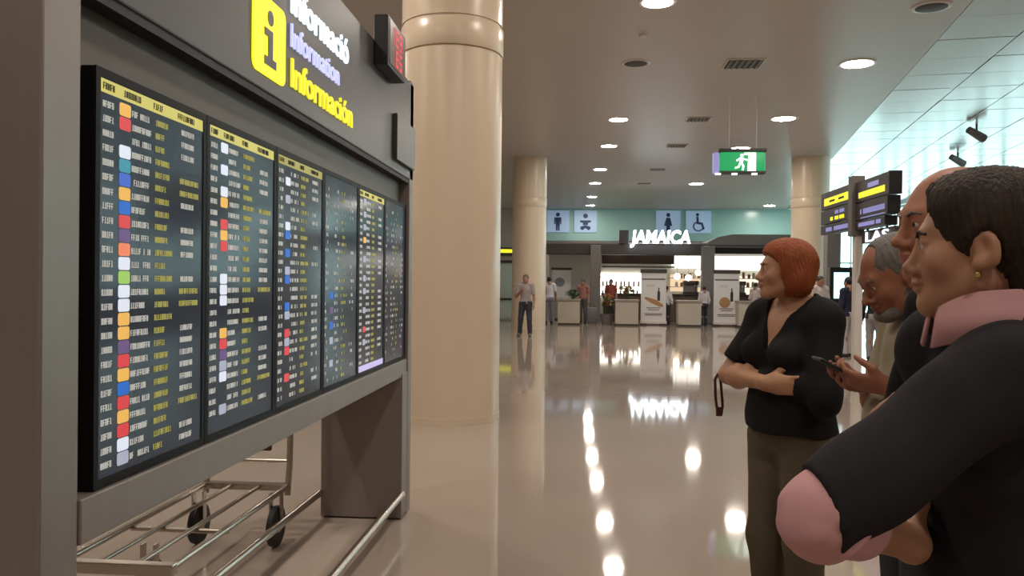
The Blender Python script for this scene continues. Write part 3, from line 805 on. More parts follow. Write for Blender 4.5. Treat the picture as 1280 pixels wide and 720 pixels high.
# low white platform and suitcase at the cafe's left
t = thing('suitcase', (.49, 30.3, 0), 'grey upright suitcase beside the potted plant', 'suitcase')
G().box((.30, 30.15, .06), (.68, 30.42, .62), .04).build('shell', mat('case_grey', (.13, .12, .14), rough=.5), t, True)
for x in (.36, .62):
    G().lathe((x - .012, 30.2, .03), [(.028, 0), (.03, .012), (.028, .024)], 12, 'X').build('wheel', M['rubber'], t)
G().tube([(.38, 30.38, .62), (.38, 30.38, .82), (.6, 30.38, .82), (.6, 30.38, .62)], .01, 8).build('handle', M['grey'], t)

# ------------------------------------------------------------------ people: signed distance bodies, meshed with surface nets
def nrm(v):
    v = np.array(v, float)
    return v / np.linalg.norm(v)
def rotz(a): c, s = math.cos(a), math.sin(a); return np.array([[c, -s, 0], [s, c, 0], [0, 0, 1.]])
def rotx(a): c, s = math.cos(a), math.sin(a); return np.array([[1., 0, 0], [0, c, -s], [0, s, c]])
def roty(a): c, s = math.cos(a), math.sin(a); return np.array([[c, 0, s], [0, 1., 0], [-s, 0, c]])

class Fr:
    """a local frame"""
    def __init__(s, t=(0, 0, 0), R=None, k=1.0):
        s.t = np.array(t, float); s.R = np.eye(3) if R is None else R; s.k = k
    def __call__(s, p): return s.R @ (np.array(p, float) * s.k) + s.t

def ell(c, r, R=None, op='u', k=0.02):
    c = np.array(c, float); r = np.array(r, float); R = np.eye(3) if R is None else R
    ext = np.sqrt(((R * r) ** 2).sum(1))
    def fn(P):
        Q = (P - c.astype(np.float32)) @ R.astype(np.float32)
        k0 = np.sqrt((((Q / r.astype(np.float32))) ** 2).sum(-1)); k1 = np.sqrt(((Q / (r * r).astype(np.float32)) ** 2).sum(-1)) + 1e-6
        return k0 * (k0 - 1) / k1
    return (op, fn, c - ext, c + ext, k)

def cone(a, b, r0, r1=None, op='u', k=0.02, sq=None):
    """round cone from a to b; sq = (direction, factor) squashes it"""
    a = np.array(a, float); b = np.array(b, float); r1 = r0 if r1 is None else r1
    ab = b - a; L2 = max(1e-9, ab @ ab); rm = max(r0, r1) * (sq[1] if sq and sq[1] > 1 else 1)
    def fn(P):
        q = P - a.astype(np.float32)
        t = np.clip((q @ ab.astype(np.float32)) / np.float32(L2), 0, 1)
        d = q - t[..., None] * ab.astype(np.float32)
        if sq:
            u = nrm(sq[0]).astype(np.float32)
            d = d + (d @ u)[..., None] * u * np.float32(1 / sq[1] - 1)
        return np.sqrt((d ** 2).sum(-1)) - (r0 + (r1 - r0) * t)
    return (op, fn, np.minimum(a, b) - rm, np.maximum(a, b) + rm, k)

def fat(pr, d):
    op, fn, lo, hi, k = pr
    return (op, (lambda P, fn=fn: fn(P) - np.float32(d)), lo - d, hi + d, k)

def clip(fn, op='i', k=0.006):
    return (op, fn, None, None, k)

def half(n, c, op='i', k=0.006):
    """keeps the side where n.p < n.c"""
    n = nrm(n).astype(np.float32); c0 = np.float32(n @ np.array(c, float))
    return (op, (lambda P: P @ n - c0), None, None, k)

def mesh_sdf(prims, h, disp=None):
    add = [p for p in prims if p[0] == 'u']
    lo = np.min([p[2] for p in add], 0) - 3 * h - .012; hi = np.max([p[3] for p in add], 0) + 3 * h + .012
    n = np.ceil((hi - lo) / h).astype(int) + 1
    F = np.full(n, 0.2, np.float32)
    ax = [(lo[i] + h * np.arange(n[i])).astype(np.float32) for i in range(3)]
    for op, fn, l, u, k in prims:
        if l is None:
            sl = (slice(None),) * 3
        else:
            m = k + 2.5 * h
            i0 = np.clip(np.floor((l - m - lo) / h).astype(int), 0, n); i1 = np.clip(np.ceil((u + m - lo) / h).astype(int) + 1, 0, n)
            if (i1 <= i0).any(): continue
            sl = tuple(slice(i0[i], i1[i]) for i in range(3))
        P = np.stack(np.meshgrid(*[ax[i][sl[i]] for i in range(3)], indexing='ij'), -1)
        d = fn(P); A = F[sl]
        if op == 'u':
            hh = np.maximum(k - np.abs(A - d), 0) / k
            F[sl] = np.minimum(A, d) - hh * hh * k * .25
        elif op == 's':
            d = -d; hh = np.maximum(k - np.abs(A - d), 0) / k
            F[sl] = np.maximum(A, d) + hh * hh * k * .25
        else:
            hh = np.maximum(k - np.abs(A - d), 0) / k
            F[sl] = np.maximum(A, d) + hh * hh * k * .25
    if disp is not None:
        P = np.stack(np.meshgrid(*ax, indexing='ij'), -1)
        F += disp(P).astype(np.float32)
    F[0] = F[-1] = .2; F[:, 0] = F[:, -1] = .2; F[:, :, 0] = F[:, :, -1] = .2
    ins = F < 0
    c = np.zeros(n - 1, np.int8)
    offs = [(i, j, k) for i in (0, 1) for j in (0, 1) for k in (0, 1)]
    for i, j, k in offs:
        c += ins[i:n[0] - 1 + i, j:n[1] - 1 + j, k:n[2] - 1 + k]
    cells = np.argwhere((c > 0) & (c < 8))
    ids = np.full(n - 1, -1, np.int32)
    ids[cells[:, 0], cells[:, 1], cells[:, 2]] = np.arange(len(cells))
    V = np.stack([F[cells[:, 0] + i, cells[:, 1] + j, cells[:, 2] + k] for i, j, k in offs], 1)
    pos = np.zeros((len(cells), 3)); cnt = np.zeros(len(cells))
    for a in range(8):
        for b in range(a + 1, 8):
            da = np.array(offs[a]); db = np.array(offs[b])
            if np.abs(da - db).sum() != 1: continue
            fa = V[:, a]; fb = V[:, b]; x = (fa < 0) != (fb < 0)
            t = np.where(x, fa / np.where(x, fa - fb, 1), 0)
            pos += np.where(x[:, None], da + t[:, None] * (db - da), 0); cnt += x
    pos = lo + h * (cells + pos / cnt[:, None])
    quads = []
    for axis in range(3):
        o1, o2 = [(1, 2), (2, 0), (0, 1)][axis]
        A = [slice(None)] * 3; B = [slice(None)] * 3
        A[axis] = slice(0, -1); B[axis] = slice(1, None)
        a = ins[tuple(A)]; b = ins[tuple(B)]
        e = np.argwhere(a != b)
        e = e[(e[:, o1] > 0) & (e[:, o2] > 0)]
        up = a[e[:, 0], e[:, 1], e[:, 2]]
        d1 = np.zeros(3, int); d1[o1] = 1; d2 = np.zeros(3, int); d2[o2] = 1
        g = lambda q: ids[q[:, 0], q[:, 1], q[:, 2]]
        Q = np.stack([g(e - d1 - d2), g(e - d2), g(e), g(e - d1)], 1)
        Q[~up] = Q[~up][:, ::-1]
        quads.append(Q)
    Q = np.concatenate(quads)
    Q = Q[(Q >= 0).all(1)]
    return pos, Q

def sdf_obj(name, prims, h, m, parent, disp=None, tint=None):
    v, q = mesh_sdf(prims, h, disp)
    me = bpy.data.meshes.new(name)
    me.vertices.add(len(v)); me.vertices.foreach_set('co', v.astype(np.float32).ravel())
    me.loops.add(len(q) * 4); me.loops.foreach_set('vertex_index', q.astype(np.int32).ravel())
    me.polygons.add(len(q)); me.polygons.foreach_set('loop_start', np.arange(0, len(q) * 4, 4, dtype=np.int32))
    try: me.polygons.foreach_set('loop_total', np.full(len(q), 4, np.int32))
    except Exception: pass
    me.update(calc_edges=True)
    me.polygons.foreach_set('use_smooth', [True] * len(me.polygons))
    if tint is not None:
        at = me.attributes.new('tint', 'FLOAT', 'POINT')
        at.data.foreach_set('value', tint(v).astype(np.float32))
    me.materials.append(m)
    o = bpy.data.objects.new(name, me)
    COL.objects.link(o)
    o.parent = parent
    return o

def local_obj(name, g, m, parent, smooth=True):
    """a G built in the parent's local coordinates"""
    me = bpy.data.meshes.new(name)
    me.from_pydata(g.v, [], g.f)
    me.materials.append(m)
    if smooth:
        me.polygons.foreach_set('use_smooth', [True] * len(me.polygons))
        try: me.set_sharp_from_angle(angle=math.radians(45))
        except Exception: pass
    o = bpy.data.objects.new(name, me)
    COL.objects.link(o); o.parent = parent
    return o

def head_prims(H, wide=1.0, jaw=1.0, nose=1.0, brow=1.0, chin=1.0):
    k = H.k; R = H.R
    E = lambda c, r, op='u', kk=.02: ell(H(c), np.array(r) * k, R, op, kk * k)
    Cn = lambda a, b, r0, r1, op='u', kk=.02: cone(H(a), H(b), r0 * k, r1 * k, op, kk * k)
    w = wide; p = []
    p.append(E((0, -.018, .030), (.076 * w, .097, .086)))
    p.append(E((0, .028, -.018), (.062 * w, .060, .080), kk=.03))
    p.append(E((0, .030, -.070), (.048 * w * jaw, .050, .040), kk=.03))
    for s in (-1, 1):
        p.append(Cn((s * .052 * w * jaw, .004, -.062), (s * .014, .070, -.100 * chin), .018, .015, kk=.03))
        p.append(E((s * .040 * w, .060, -.028), (.026, .024, .026), kk=.025))
    p.append(E((0, .073, -.097 * chin), (.020, .017, .016), kk=.025))
    p.append(Cn((-.034 * w, .076, .022), (.034 * w, .076, .022), .010 * brow, .010 * brow, kk=.022))
    for s in (-1, 1):
        p.append(E((s * .033 * w, .098, -.001), (.019, .019, .014), 's', .016))
    p.append(Cn((0, .084, .012), (0, .104 * nose, -.033), .0070, .0100, kk=.014))
    p.append(E((0, .108 * nose, -.0345), (.0100, .0100, .0090), kk=.010))
    for s in (-1, 1):
        p.append(E((s * .0125, .095, -.040), (.009, .011, .0085), kk=.007))
    p.append(Cn((0, .092, -.046), (0, .094, -.056), .008, .008, kk=.010))
    p.append(E((0, .0935, -.0605), (.023, .011, .0062), kk=.006))
    p.append(E((0, .0915, -.0715), (.020, .011, .0070), kk=.006))
    p.append(E((0, .106, -.0660), (.026, .011, .0016), 's', .003))
    for s in (-1, 1):
        p.append(E((s * .032 * w, .0745, .000), (.0135, .0125, .0125), kk=.004))
        p.append(E((s * .032 * w, .0785, .0085), (.0155, .0105, .0050), kk=.006))
        p.append(E((s * .032 * w, .0775, -.0085), (.0145, .0095, .0045), kk=.006))
    for s in (-1, 1):
        er = R @ rotz(s * .42) @ rotx(-.18)
        c = H((s * .079 * w, -.008, -.010))
        p.append(ell(c, np.array((.010, .021, .033)) * k, er, 'u', .010 * k))
        p.append(ell(H((s * .092 * w, -.001, -.006)), np.array((.012, .011, .019)) * k, er, 's', .006 * k))
        p.append(ell(H((s * .079 * w, .004, -.034)), np.array((.008, .010, .011)) * k, er, 'u', .008 * k))
    return p

def hand_prims(wr, d, n, side, curl=.5, spread=.06, k=1.0, kk=.012):
    """wr wrist, d finger direction, n palm facing, side +1 right / -1 left"""
    d = nrm(d); n = nrm(np.array(n) - d * (np.array(n) @ d)); x = np.cross(d, n) * side   # x: towards the thumb's side
    W = np.array(wr, float); p = []
    R = np.stack([x, d, n], 1)
    p.append(cone(W - d * .01, W + d * .03 * k, .026 * k, .028 * k, 'u', .02, (n, .78)))
    p.append(ell(W + d * .052 * k, np.array((.042, .052, .019)) * k, R, 'u', .02))
    for i, (off, L, r) in enumerate(((.030, .072, .0088), (.010, .080, .0092), (-.011, .074, .0088), (-.030, .058, .0080))):
        a = W + d * (.088 - .004 * abs(i - 1)) * k + x * off * k
        dirn = nrm(d + x * spread * (1.2 - i * .8)); b = a
        ang = curl * (.55 + .08 * i)
        for j, fr in enumerate((.46, .30, .24)):
            dd = dirn * math.cos(ang) + n * math.sin(ang)
            e = b + dd * L * fr * k
            p.append(cone(b, e, (r - .0006 * j) * k, (r - .0006 * (j + 1)) * k, 'u', .004 if j else .009))
            b = e; ang += curl * (.95 - .1 * j)
    a = W + d * .022 * k + x * .026 * k + n * .004
    t1 = a + (d * .55 + x * .62 + n * .35) * .042 * k
    t2 = t1 + (d * .85 + x * .18 + n * (.25 + .3 * curl)) * .030 * k
    t3 = t2 + (d * .85 - x * .05 + n * (.30 + .5 * curl)) * .026 * k
    p += [cone(a, t1, .016 * k, .0125 * k, 'u', .014), cone(t1, t2, .0115 * k, .0100 * k, 'u', .006), cone(t2, t3, .0100 * k, .0080 * k, 'u', .004)]
    return p

def folds(amp, seed=0, fy=1.0):
    r = random.Random(seed); W = [(r.uniform(-26, 26), r.uniform(-26, 26), r.uniform(-34, 34) * fy, r.uniform(0, 6.3)) for _ in range(6)]
    W2 = [(r.uniform(-60, 60), r.uniform(-60, 60), r.uniform(-50, 50), r.uniform(0, 6.3)) for _ in range(4)]
    def f(P):
        o = 0
        for a, b, c, q in W: o = o + np.sin(P[..., 0] * a + P[..., 1] * b + P[..., 2] * c + q)
        for a, b, c, q in W2: o = o + .45 * np.sin(P[..., 0] * a + P[..., 1] * b + P[..., 2] * c + q)
        return amp * o / 3.0
    return f

class Body:
    """joint positions in local coordinates: faces +y, right hand side +x, scaled to height"""
    def __init__(s, H=1.72, girth=1.0, hip=1.0, bust=0.0, belly=0.0, shoulder=1.0, head_yaw=0, head_pitch=0, head_fwd=0.0, head_k=1.0, head_side=0.0,
                 arms=None, legs=None, hands=None, head_kw=None, lean=0.0, skull_up=0.0, arm_k=1.0):
        s.s = H / 1.72; k = s.s; s.girth = girth; s.hip = hip; s.bust = bust; s.belly = belly; s.arm_k = arm_k
        s.J = {}
        s.sh = .172 * shoulder
        for n, q in (('R', 1), ('L', -1)):
            s.J['sh' + n] = np.array((q * s.sh, -.012, 1.41)) * k
            s.J['hip' + n] = np.array((q * .092, 0, .90)) * k
            s.J['knee' + n] = np.array((q * .098, .022, .49)) * k
            s.J['ank' + n] = np.array((q * .100, -.01, .085)) * k
            s.J['el' + n] = np.array((q * .235, -.02, 1.11)) * k
            s.J['wr' + n] = np.array((q * .25, .07, .87)) * k
        for d in (arms or {}), (legs or {}):
            for n, v in d.items(): s.J[n] = np.array(v, float)
        s.neck = np.array((0, -.022, 1.47)) * k
        s.headc = np.array((head_side, .012 + head_fwd, 1.605 + skull_up)) * k
        s.R = rotz(math.radians(head_yaw)) @ rotx(math.radians(head_pitch))
        s.H = Fr(s.headc, s.R, k * head_k)
        s.hk = head_kw or {}
        s.hands = hands or {}
    def torso(s):
        k = s.s; g = s.girth; p = []
        A = lambda c, r, kk=.05: p.append(ell(np.array(c) * k, np.array(r) * k, None, 'u', kk * k))
        A((0, -.005, 1.28), (.150 * g, .108 * g, .19))
        p.append(cone(np.array((-s.sh * .86, -.015, 1.405)) * k, np.array((s.sh * .86, -.015, 1.405)) * k, .052 * k, None, 'u', .05 * k))
        for q in (-1, 1):
            p.append(cone(s.neck + np.array((q * .02, -.012, .01)) * k, np.array((q * s.sh * .75, -.018, 1.432)) * k, .048 * k, .036 * k, 'u', .04 * k))
        A((0, .006 + .02 * s.belly, 1.09), (.136 * g, .104 * g * (1 + .35 * s.belly), .17))
        A((0, 0, .95), (.162 * s.hip, .112 * s.hip, .13))
        for q in (-1, 1):
            A((q * .075, -.055 * s.hip, .90), (.085, .075 * s.hip, .085))
            if s.bust: A((q * .075, .085 * g, 1.265), (.070, .050 * s.bust + .01, .062), .04)
        return p
    def neckp(s):
        k = s.s
        return [cone(s.neck + np.array((0, -.004, -.02)) * k, s.H((0, -.030, -.045)), .058 * k, .053 * k, 'u', .03 * k)]
    def arm(s, n, upto='wr'):
        k = s.s * s.arm_k; a, e, w = s.J['sh' + n], s.J['el' + n], s.J['wr' + n]
        p = [ell(a, np.array((.058, .056, .060)) * k, None, 'u', .03), cone(a, e, .048 * k, .040 * k, 'u', .03)]
        if upto == 'wr':
            p += [cone(e, w, .040 * k, .027 * k, 'u', .015), ell(e + (w - e) * .28, np.array((.041, .041, .048)) * k, None, 'u', .03)]
        return p
    def leg(s, n):
        k = s.s; a, e, w = s.J['hip' + n], s.J['knee' + n], s.J['ank' + n]
        u = nrm(w - e); back = np.cross(np.array((1., 0, 0)), u); back = -back if back[1] > 0 else back
        p = [cone(a, e, .082 * k * s.hip, .056 * k, 'u', .03), cone(e, w, .054 * k, .038 * k, 'u', .03), ell(e + (w - e) * .30 + back * .022 * k, np.array((.046, .050, .105)) * k, None, 'u', .04)]
        return p
    def foot_dir(s, n): return np.array(s.hands.get('foot' + n, (.12 if n == 'R' else -.12, 1, 0)), float)
    def build_body(s, h, m, root, lips=True):
        p = s.torso() + s.neckp() + head_prims(s.H, **s.hk)
        for n in 'RL':
            p += s.arm(n) + s.leg(n)
            a = s.J['ank' + n]; fd = nrm(s.foot_dir(n))
            p.append(cone(a + np.array((0, 0, -.04)) * s.s, a + fd * .13 * s.s + np.array((0, 0, -.055)) * s.s, .034 * s.s, .026 * s.s, 'u', .03))
        for n in 'RL':
            if n in s.hands:
                d, nn, cu = s.hands[n]
                p += hand_prims(s.J['wr' + n], d, nn, 1 if n == 'R' else -1, cu, k=s.s)
            else:
                e, w = s.J['el' + n], s.J['wr' + n]
                p += hand_prims(w, w - e, (-1 if n == 'R' else 1, 0, 0) if abs(nrm(w - e)[2]) > .6 else (0, -1, .2), 1 if n == 'R' else -1, .5, k=s.s)
        H = s.H
        def tint(v):
            q = (v - H.t) @ H.R / H.k
            d = (q[:, 0] / .023) ** 2 + ((q[:, 2] + .066) / .0105) ** 2
            lip = np.clip(1.25 - d, 0, 1) * (q[:, 1] > .085)
            chk = .22 * np.exp(-(((np.abs(q[:, 0]) - .045) / .02) ** 2 + ((q[:, 2] + .03) / .02) ** 2)) * (q[:, 1] > .02)
            nz = .20 * np.exp(-((q[:, 0] / .014) ** 2 + ((q[:, 2] + .036) / .014) ** 2)) * (q[:, 1] > .09)
            return np.clip(lip * .75 + chk + nz, 0, 1)
        return sdf_obj('body', p, h, m, root, None, tint)
    def eyes(s, root, iris=(.08, .05, .03)):
        for q in (-1, 1):
            c = s.H((q * .032 * s.hk.get('wide', 1), .0765, .0)); k = s.H.k
            g = G()
            prof = [(.0005, -.0123)] + [(.0123 * math.sin(a), -.0123 * math.cos(a)) for a in np.linspace(.25, PI - .25, 9)] + [(.0005, .0123)]
            gg = G().lathe((0, 0, 0), prof, 14, 'Y')
            e = local_obj('eyeball', G().add([s.H.R @ (np.array(v) * k) + c for v in gg.v], gg.f), M['eye'], root)
            gi = G().lathe((0, 0, 0), [(.0058, .0108), (.0055, .0116), (.003, .0124), (.0005, .0126)], 14, 'Y')
            local_obj('iris', G().add([s.H.R @ (np.array(v) * k) + c for v in gi.v], gi.f), M['iris'], e)
    def brows(s, root, m, w=.007):
        for q in (-1, 1):
            k = s.H.k; ww = s.hk.get('wide', 1)
            pts = [(q * .015, .0925, .0190), (q * .030, .0900, .0245), (q * .047, .0790, .0205)]
            pr = [cone(s.H((pts[i][0] * ww, pts[i][1], pts[i][2])), s.H((pts[i + 1][0] * ww, pts[i + 1][1], pts[i + 1][2])), .0036 * k, .0028 * k, 'u', .004) for i in range(2)]
            sdf_obj('eyebrow', pr, .0022, m, root)
    def shoes(s, root, m, h=.006):
        for n in 'RL':
            a = s.J['ank' + n]; k = s.s; fd = nrm(s.foot_dir(n) * np.array((1, 1, 0))); fl = a.copy(); fl[2] = 0
            if s.J['ank' + n][2] > .2: fl[2] = a[2] - .085 * k
            up = np.array((0, 0, 1.)); zf = fl[2]
            p = [cone(fl - fd * .045 * k + up * .045 * k, fl + fd * .07 * k + up * .045 * k, .044 * k, .045 * k, 'u', .02), cone(fl + fd * .06 * k + up * .038 * k, fl + fd * .16 * k + up * .030 * k, .046 * k, .036 * k, 'u', .03), cone(fl + up * .05 * k, fl + up * .11 * k, .047 * k, .045 * k, 'u', .02),
                 half((0, 0, -1), (0, 0, zf + .002)), half((0, 0, 1), (0, 0, zf + .125 * k))]
            sdf_obj('shoe', p, h, m, root)
    def pants(s, root, m, h=.008, loose=.014, waist=1.0, seed=1, hem=.07):
        k = s.s; p = []
        tor = [fat(q, .010 + loose * .4) for q in s.torso()[4 if True else 0:]]
        p += tor
        for n in 'RL':
            a, e, w = s.J['hip' + n], s.J['knee' + n], s.J['ank' + n]
            p += [cone(a, e, (.088 * s.hip) * k + loose, .062 * k + loose, 'u', .03), cone(e, w + (w - e) * .02, .062 * k + loose, .050 * k + loose, 'u', .03)]
        p += [half((0, 0, 1), (0, 0, waist * k)), half((0, 0, -1), (0, 0, hem * k))]
        return sdf_obj('trousers', p, h, m, root, folds(.0045, seed, .6))
    def top(s, root, m, h=.008, loose=.010, hem=.88, sleeve=.9, fore=0.0, neck=None, name='shirt', seed=2, amp=.0035, extra=(), hem_tilt=0.0, sl=.010, neck_r=.072, neck_dz=.0, flare=0.0, tilt=None):
        """sleeve: covered share of the upper arm; fore: covered share of the forearm"""
        k = s.s; p = [fat(q, loose) for q in s.torso()]
        if flare:
            p.append(fat(ell(np.array((0, .01, .97)) * k, np.array((.165 * s.hip, .125 * s.hip, .20)) * k, None, 'u', .06), loose + flare))
        p += [half((0, 0, -1), (0, 0, hem * k)) if not hem_tilt else half((hem_tilt, 0, -1), (0, 0, hem * k))]
        for n in 'RL':
            a, e, w = s.J['sh' + n], s.J['el' + n], s.J['wr' + n]
            fo = fore if not isinstance(fore, dict) else fore[n]
            ak = k * s.arm_k
            p.append(ell(a, np.array((.060, .058, .060)) * ak + loose, None, 'u', .03))
            slv = 1.0 if fo > 0 else sleeve
            tl = np.array((tilt or {}).get(n, (0, 0, 0)), float)
            cn = cone(a, a + (e - a) * min(1.14, slv + .12), .052 * ak + sl, .046 * ak + sl, 'u', .025)
            if fo <= 0:
                pn = nrm(nrm(e - a) + tl).astype(np.float32); pc = np.float32(pn @ (a + (e - a) * slv))
                cn = (cn[0], (lambda P, f=cn[1], pn=pn, pc=pc: np.maximum(f(P), P @ pn - pc)), cn[2], cn[3], cn[4])
            p.append(cn)
            if fo > 0:
                p.append(cone(e, e + (w - e) * fo, .046 * ak + sl, .036 * ak + sl, 'u', .02))
        p += list(extra)
        nb = s.neck + np.array((0, .0, .02)) * k
        if neck == 'v':
            # wedge opening at the chest
            a = s.neck + np.array((0, .05, .03)) * k
            def wedge(P):
                q = (P - s.neck.astype(np.float32)) / np.float32(k)
                return np.maximum(np.maximum(np.abs(q[..., 0]) * 1.0 - (q[..., 2] + .195) * .46, -(q[..., 2] + .195)), -q[..., 1] - .005) * .8
            p.append(('s', wedge, None, None, .006))
        p.append(cone(s.neck + np.array((0, -.03, .0)) * k, s.neck + np.array((0, .015, .10)) * k, neck_r * k, (neck_r + .015) * k, 's', .012))
        return sdf_obj(name, p, h, m, root, folds(amp, seed))
    def hair(s, root, m, add, cut, h=.004, amp=.0022, freq=46, name='hair', seed=3):
        H = s.H; k = H.k
        p = [ell(H(c), np.array(r) * k, H.R, 'u', .03 * k) for c, r in add]
        for q in cut:
            if q[0] == 'p':
                zs = [a[0] for a in q[1]][::-1]; ys = [a[1] for a in q[1]][::-1]
                def prof(P, zs=zs, ys=ys):
                    L = ((P - H.t.astype(np.float32)) @ H.R.astype(np.float32)) / np.float32(k)
                    return ((np.interp(L[..., 2], zs, ys) - L[..., 1]) * .75 * k).astype(np.float32)
                p.append(('s', prof, None, None, .004 * k))
            elif len(q) == 2: p.append(ell(H(q[0]), np.array(q[1]) * k, H.R, 's', .008 * k))
            else: p.append(('s', (lambda P, q=q: -((((P - H.t.astype(np.float32)) @ H.R.astype(np.float32)) / np.float32(k)) @ np.array(q[1], np.float32) - np.float32(q[2])) * np.float32(k)), None, None, .006 * k))
        def disp(P):
            q = ((P - H.t.astype(np.float32)) @ H.R.astype(np.float32)) / np.float32(k)
            th = np.arctan2(q[..., 0], q[..., 1] + .02)
            return amp * (np.sin(th * freq * .5 + 5 * np.sin(q[..., 2] * 22 + seed)) + .6 * np.sin(th * freq * 1.1 + q[..., 2] * 40) + .5 * np.sin(q[..., 2] * 55 + th * 7))
        return sdf_obj(name, p, h, m, root, disp)

def collar(body, root, m, r=(.064, .070), zt=.075, drop=.062, open_a=22, thick=.006, dz_front=-.025, tip=.025, flare=.024, name='collar', c_off=(0, 0, 0)):
    """fold-down shirt collar round the neck: stand inside, fall outside"""
    k = body.s; c = body.neck + np.array(c_off) * k
    N = 48; g = G(); rows = []
    for i in range(N + 1):
        a = math.radians(90 + open_a + (360 - 2 * open_a) * i / N)
        fr = math.sin(a)              # 1 at the front
        f = max(0, fr) ** 2
        rows_i = []
        zt_i = zt + dz_front * f
        tipw = max(0, 1 - min(i, N - i) / 9) * tip
        for rr, zz in ((0.0, .012), (.0, zt_i * .6), (.003, zt_i), (.009, zt_i + .002), (.009 + flare * .5, zt_i - drop * .5), (.009 + flare, zt_i - drop - tipw)):
            x = (r[0] + rr) * math.cos(a); y = (r[1] + rr) * math.sin(a) + .01 * (zz / .08)
            rows_i.append(c + np.array((x, y, zz)) * k)
        rows.append(rows_i)
    n = len(rows[0]); vs = [p for q in rows for p in q]; fs = []
    for i in range(N):
        for j in range(n - 1):
            fs.append((i * n + j, i * n + j + 1, (i + 1) * n + j + 1, (i + 1) * n + j))
    g.add(vs, fs)
    o = local_obj(name, g, m, root)
    md = o.modifiers.new('thickness', 'SOLIDIFY'); md.thickness = thick * k; md.offset = 0
    return o

def person(x, y, face, label, group=None):
    t = thing('person', (x, y, 0), label, 'person', group)
    t.rotation_euler = (0, 0, math.radians(face))
    return t

M['eye'] = mat('eye_white', (.55, .52, .49), rough=.2)
M['iris'] = mat('iris', (.04, .025, .018), rough=.15)
M['hair_dark'] = mat('hair_dark_brown', (.030, .019, .013), rough=.62, spec=.25, bump=.4, bscale=160, aniso=(1, 1, .12), noise=.5, nscale=40)
M['hair_red'] = mat('hair_copper_red', (.26, .060, .016), rough=.55, spec=.3, bump=.4, bscale=160, aniso=(1, 1, .10), noise=.3, nscale=30)
M['hair_grey'] = mat('hair_grey', (.13, .115, .105), rough=.6, bump=.4, bscale=120, aniso=(1, 1, .2))
M['skin_f'] = skin_mat('skin_front', (.40, .215, .130))
M['skin_b'] = skin_mat('skin_bald', (.34, .15, .085))
M['skin_p'] = skin_mat('skin_polo', (.30, .125, .072))
M['skin_w'] = skin_mat('skin_woman', (.44, .235, .140))
M['cardigan'] = mat('cardigan_charcoal', (.022, .020, .023), rough=.9, spec=.15, bump=.12, bscale=260, noise=.15, nscale=40)
M['pink'] = mat('pink_shirt', (.56, .31, .31), rough=.9, spec=.12, bump=.03, bscale=300, noise=.06, nscale=25)
M['black_knit'] = mat('black_top', (.010, .009, .010), rough=.85, spec=.2)
M['khaki'] = mat('khaki_trousers', (.115, .092, .058), rough=.85, spec=.2, noise=.1, nscale=18)
M['polo'] = mat('beige_polo', (.33, .285, .205), rough=.85, spec=.2, noise=.08, nscale=20)
M['dark_trouser'] = mat('dark_trousers', (.020, .020, .026), rough=.8)
M['shoe_dark'] = mat('dark_shoes', (.02, .016, .014), rough=.5)
M['gold'] = mat('gold', (.75, .55, .22), rough=.2, metal=1)
M['strap'] = mat('dark_red_strap', (.06, .012, .014), rough=.5)

# --- front person: short dark hair, earring, pink collar and cuffs, charcoal cardigan, arms crossed
t = person(.700, 1.40, 90, 'person with short dark brown hair, gold earring, pink collar and charcoal cardigan, arms crossed')
B = Body(1.682, girth=1.08, bust=.6, hip=1.05, head_fwd=.035, head_pitch=-2, head_yaw=-23,
         arms=dict(elL=(-.215, .350, 1.184), wrL=(-.075, .175, 1.098), elR=(.262, -.03, 1.12), wrR=(.05, .13, 1.08), shL=(-.152, .075, 1.372), shR=(.155, .03, 1.39)),
         hands=dict(R=((-.6, -.8, 0), (.1, -1, .2), .5), L=((.9, -.35, .0), (0, -1, .1), .4)), head_kw=dict(jaw=1.04, chin=1.0), arm_k=1.04)
B.build_body(.0042, M['skin_f'], t)
B.eyes(t); B.brows(t, M['hair_dark'])
B.hair(t, M['hair_dark'], [((0, -.022, .034), (.089, .112, .097)), ((0, -.075, -.045), (.070, .055, .085)), ((0, .026, .070), (.072, .060, .048))],
       [('p', [(.2, .076), (.060, .074), (.045, .066), (.02, .058), (0, .048), (-.03, .040), (-.045, .010), (-.08, -.03), (-.12, -.045)]), ((-.10, -.006, -.018), (.045, .025, .040)), ((.10, -.006, -.018), (.045, .025, .040))], .0036, .0014, 90)
B.top(t, M['cardigan'], .006, .018, .84, 1.035, dict(R=.85, L=.0), None, 'cardigan', 5, .0048, sl=.018, neck_r=.066, tilt=dict(L=(0, .50, .25)))
collar(B, t, M['pink'], r=(.070, .088), zt=.080, drop=.062, open_a=8, dz_front=-.012, tip=.022, flare=.030, c_off=(0, .026, -.022))
k = B.s
e, w, a = B.J['elL'], B.J['wrL'], B.J['shL']
def crease(P):
    q = P - e.astype(np.float32)
    u = q @ nrm(w - e).astype(np.float32); v = q[..., 2]
    return (.0045 * np.sin(u * 95 + v * 60 + 1.5 * np.sin(v * 70)) + .002 * np.sin(u * 190 - v * 45)) * np.clip(1 - np.abs(u - .01) / .07, 0, 1)
fw = nrm(w - e)
cuff = sdf_obj('cuff', [cone(a + (e - a) * .78, e, .059, .056, 'u', .01), ell(e + np.array((0, .030, -.030)), (.034, .026, .026), None, 'u', .05),
                        cone(e + np.array((0, .0, -.010)), e + (w - e) * .50, .054, .052, 'u', .02), half(-(e - a), a + (e - a) * .80), half(fw, e + (w - e) * .38)], .0035, M['pink'], t, crease)
B.pants(t, M['dark_trouser'], .010, .012, .98, 3); B.shoes(t, M['shoe_dark'], .008)
ec = B.H((-.083, .006, -.050))
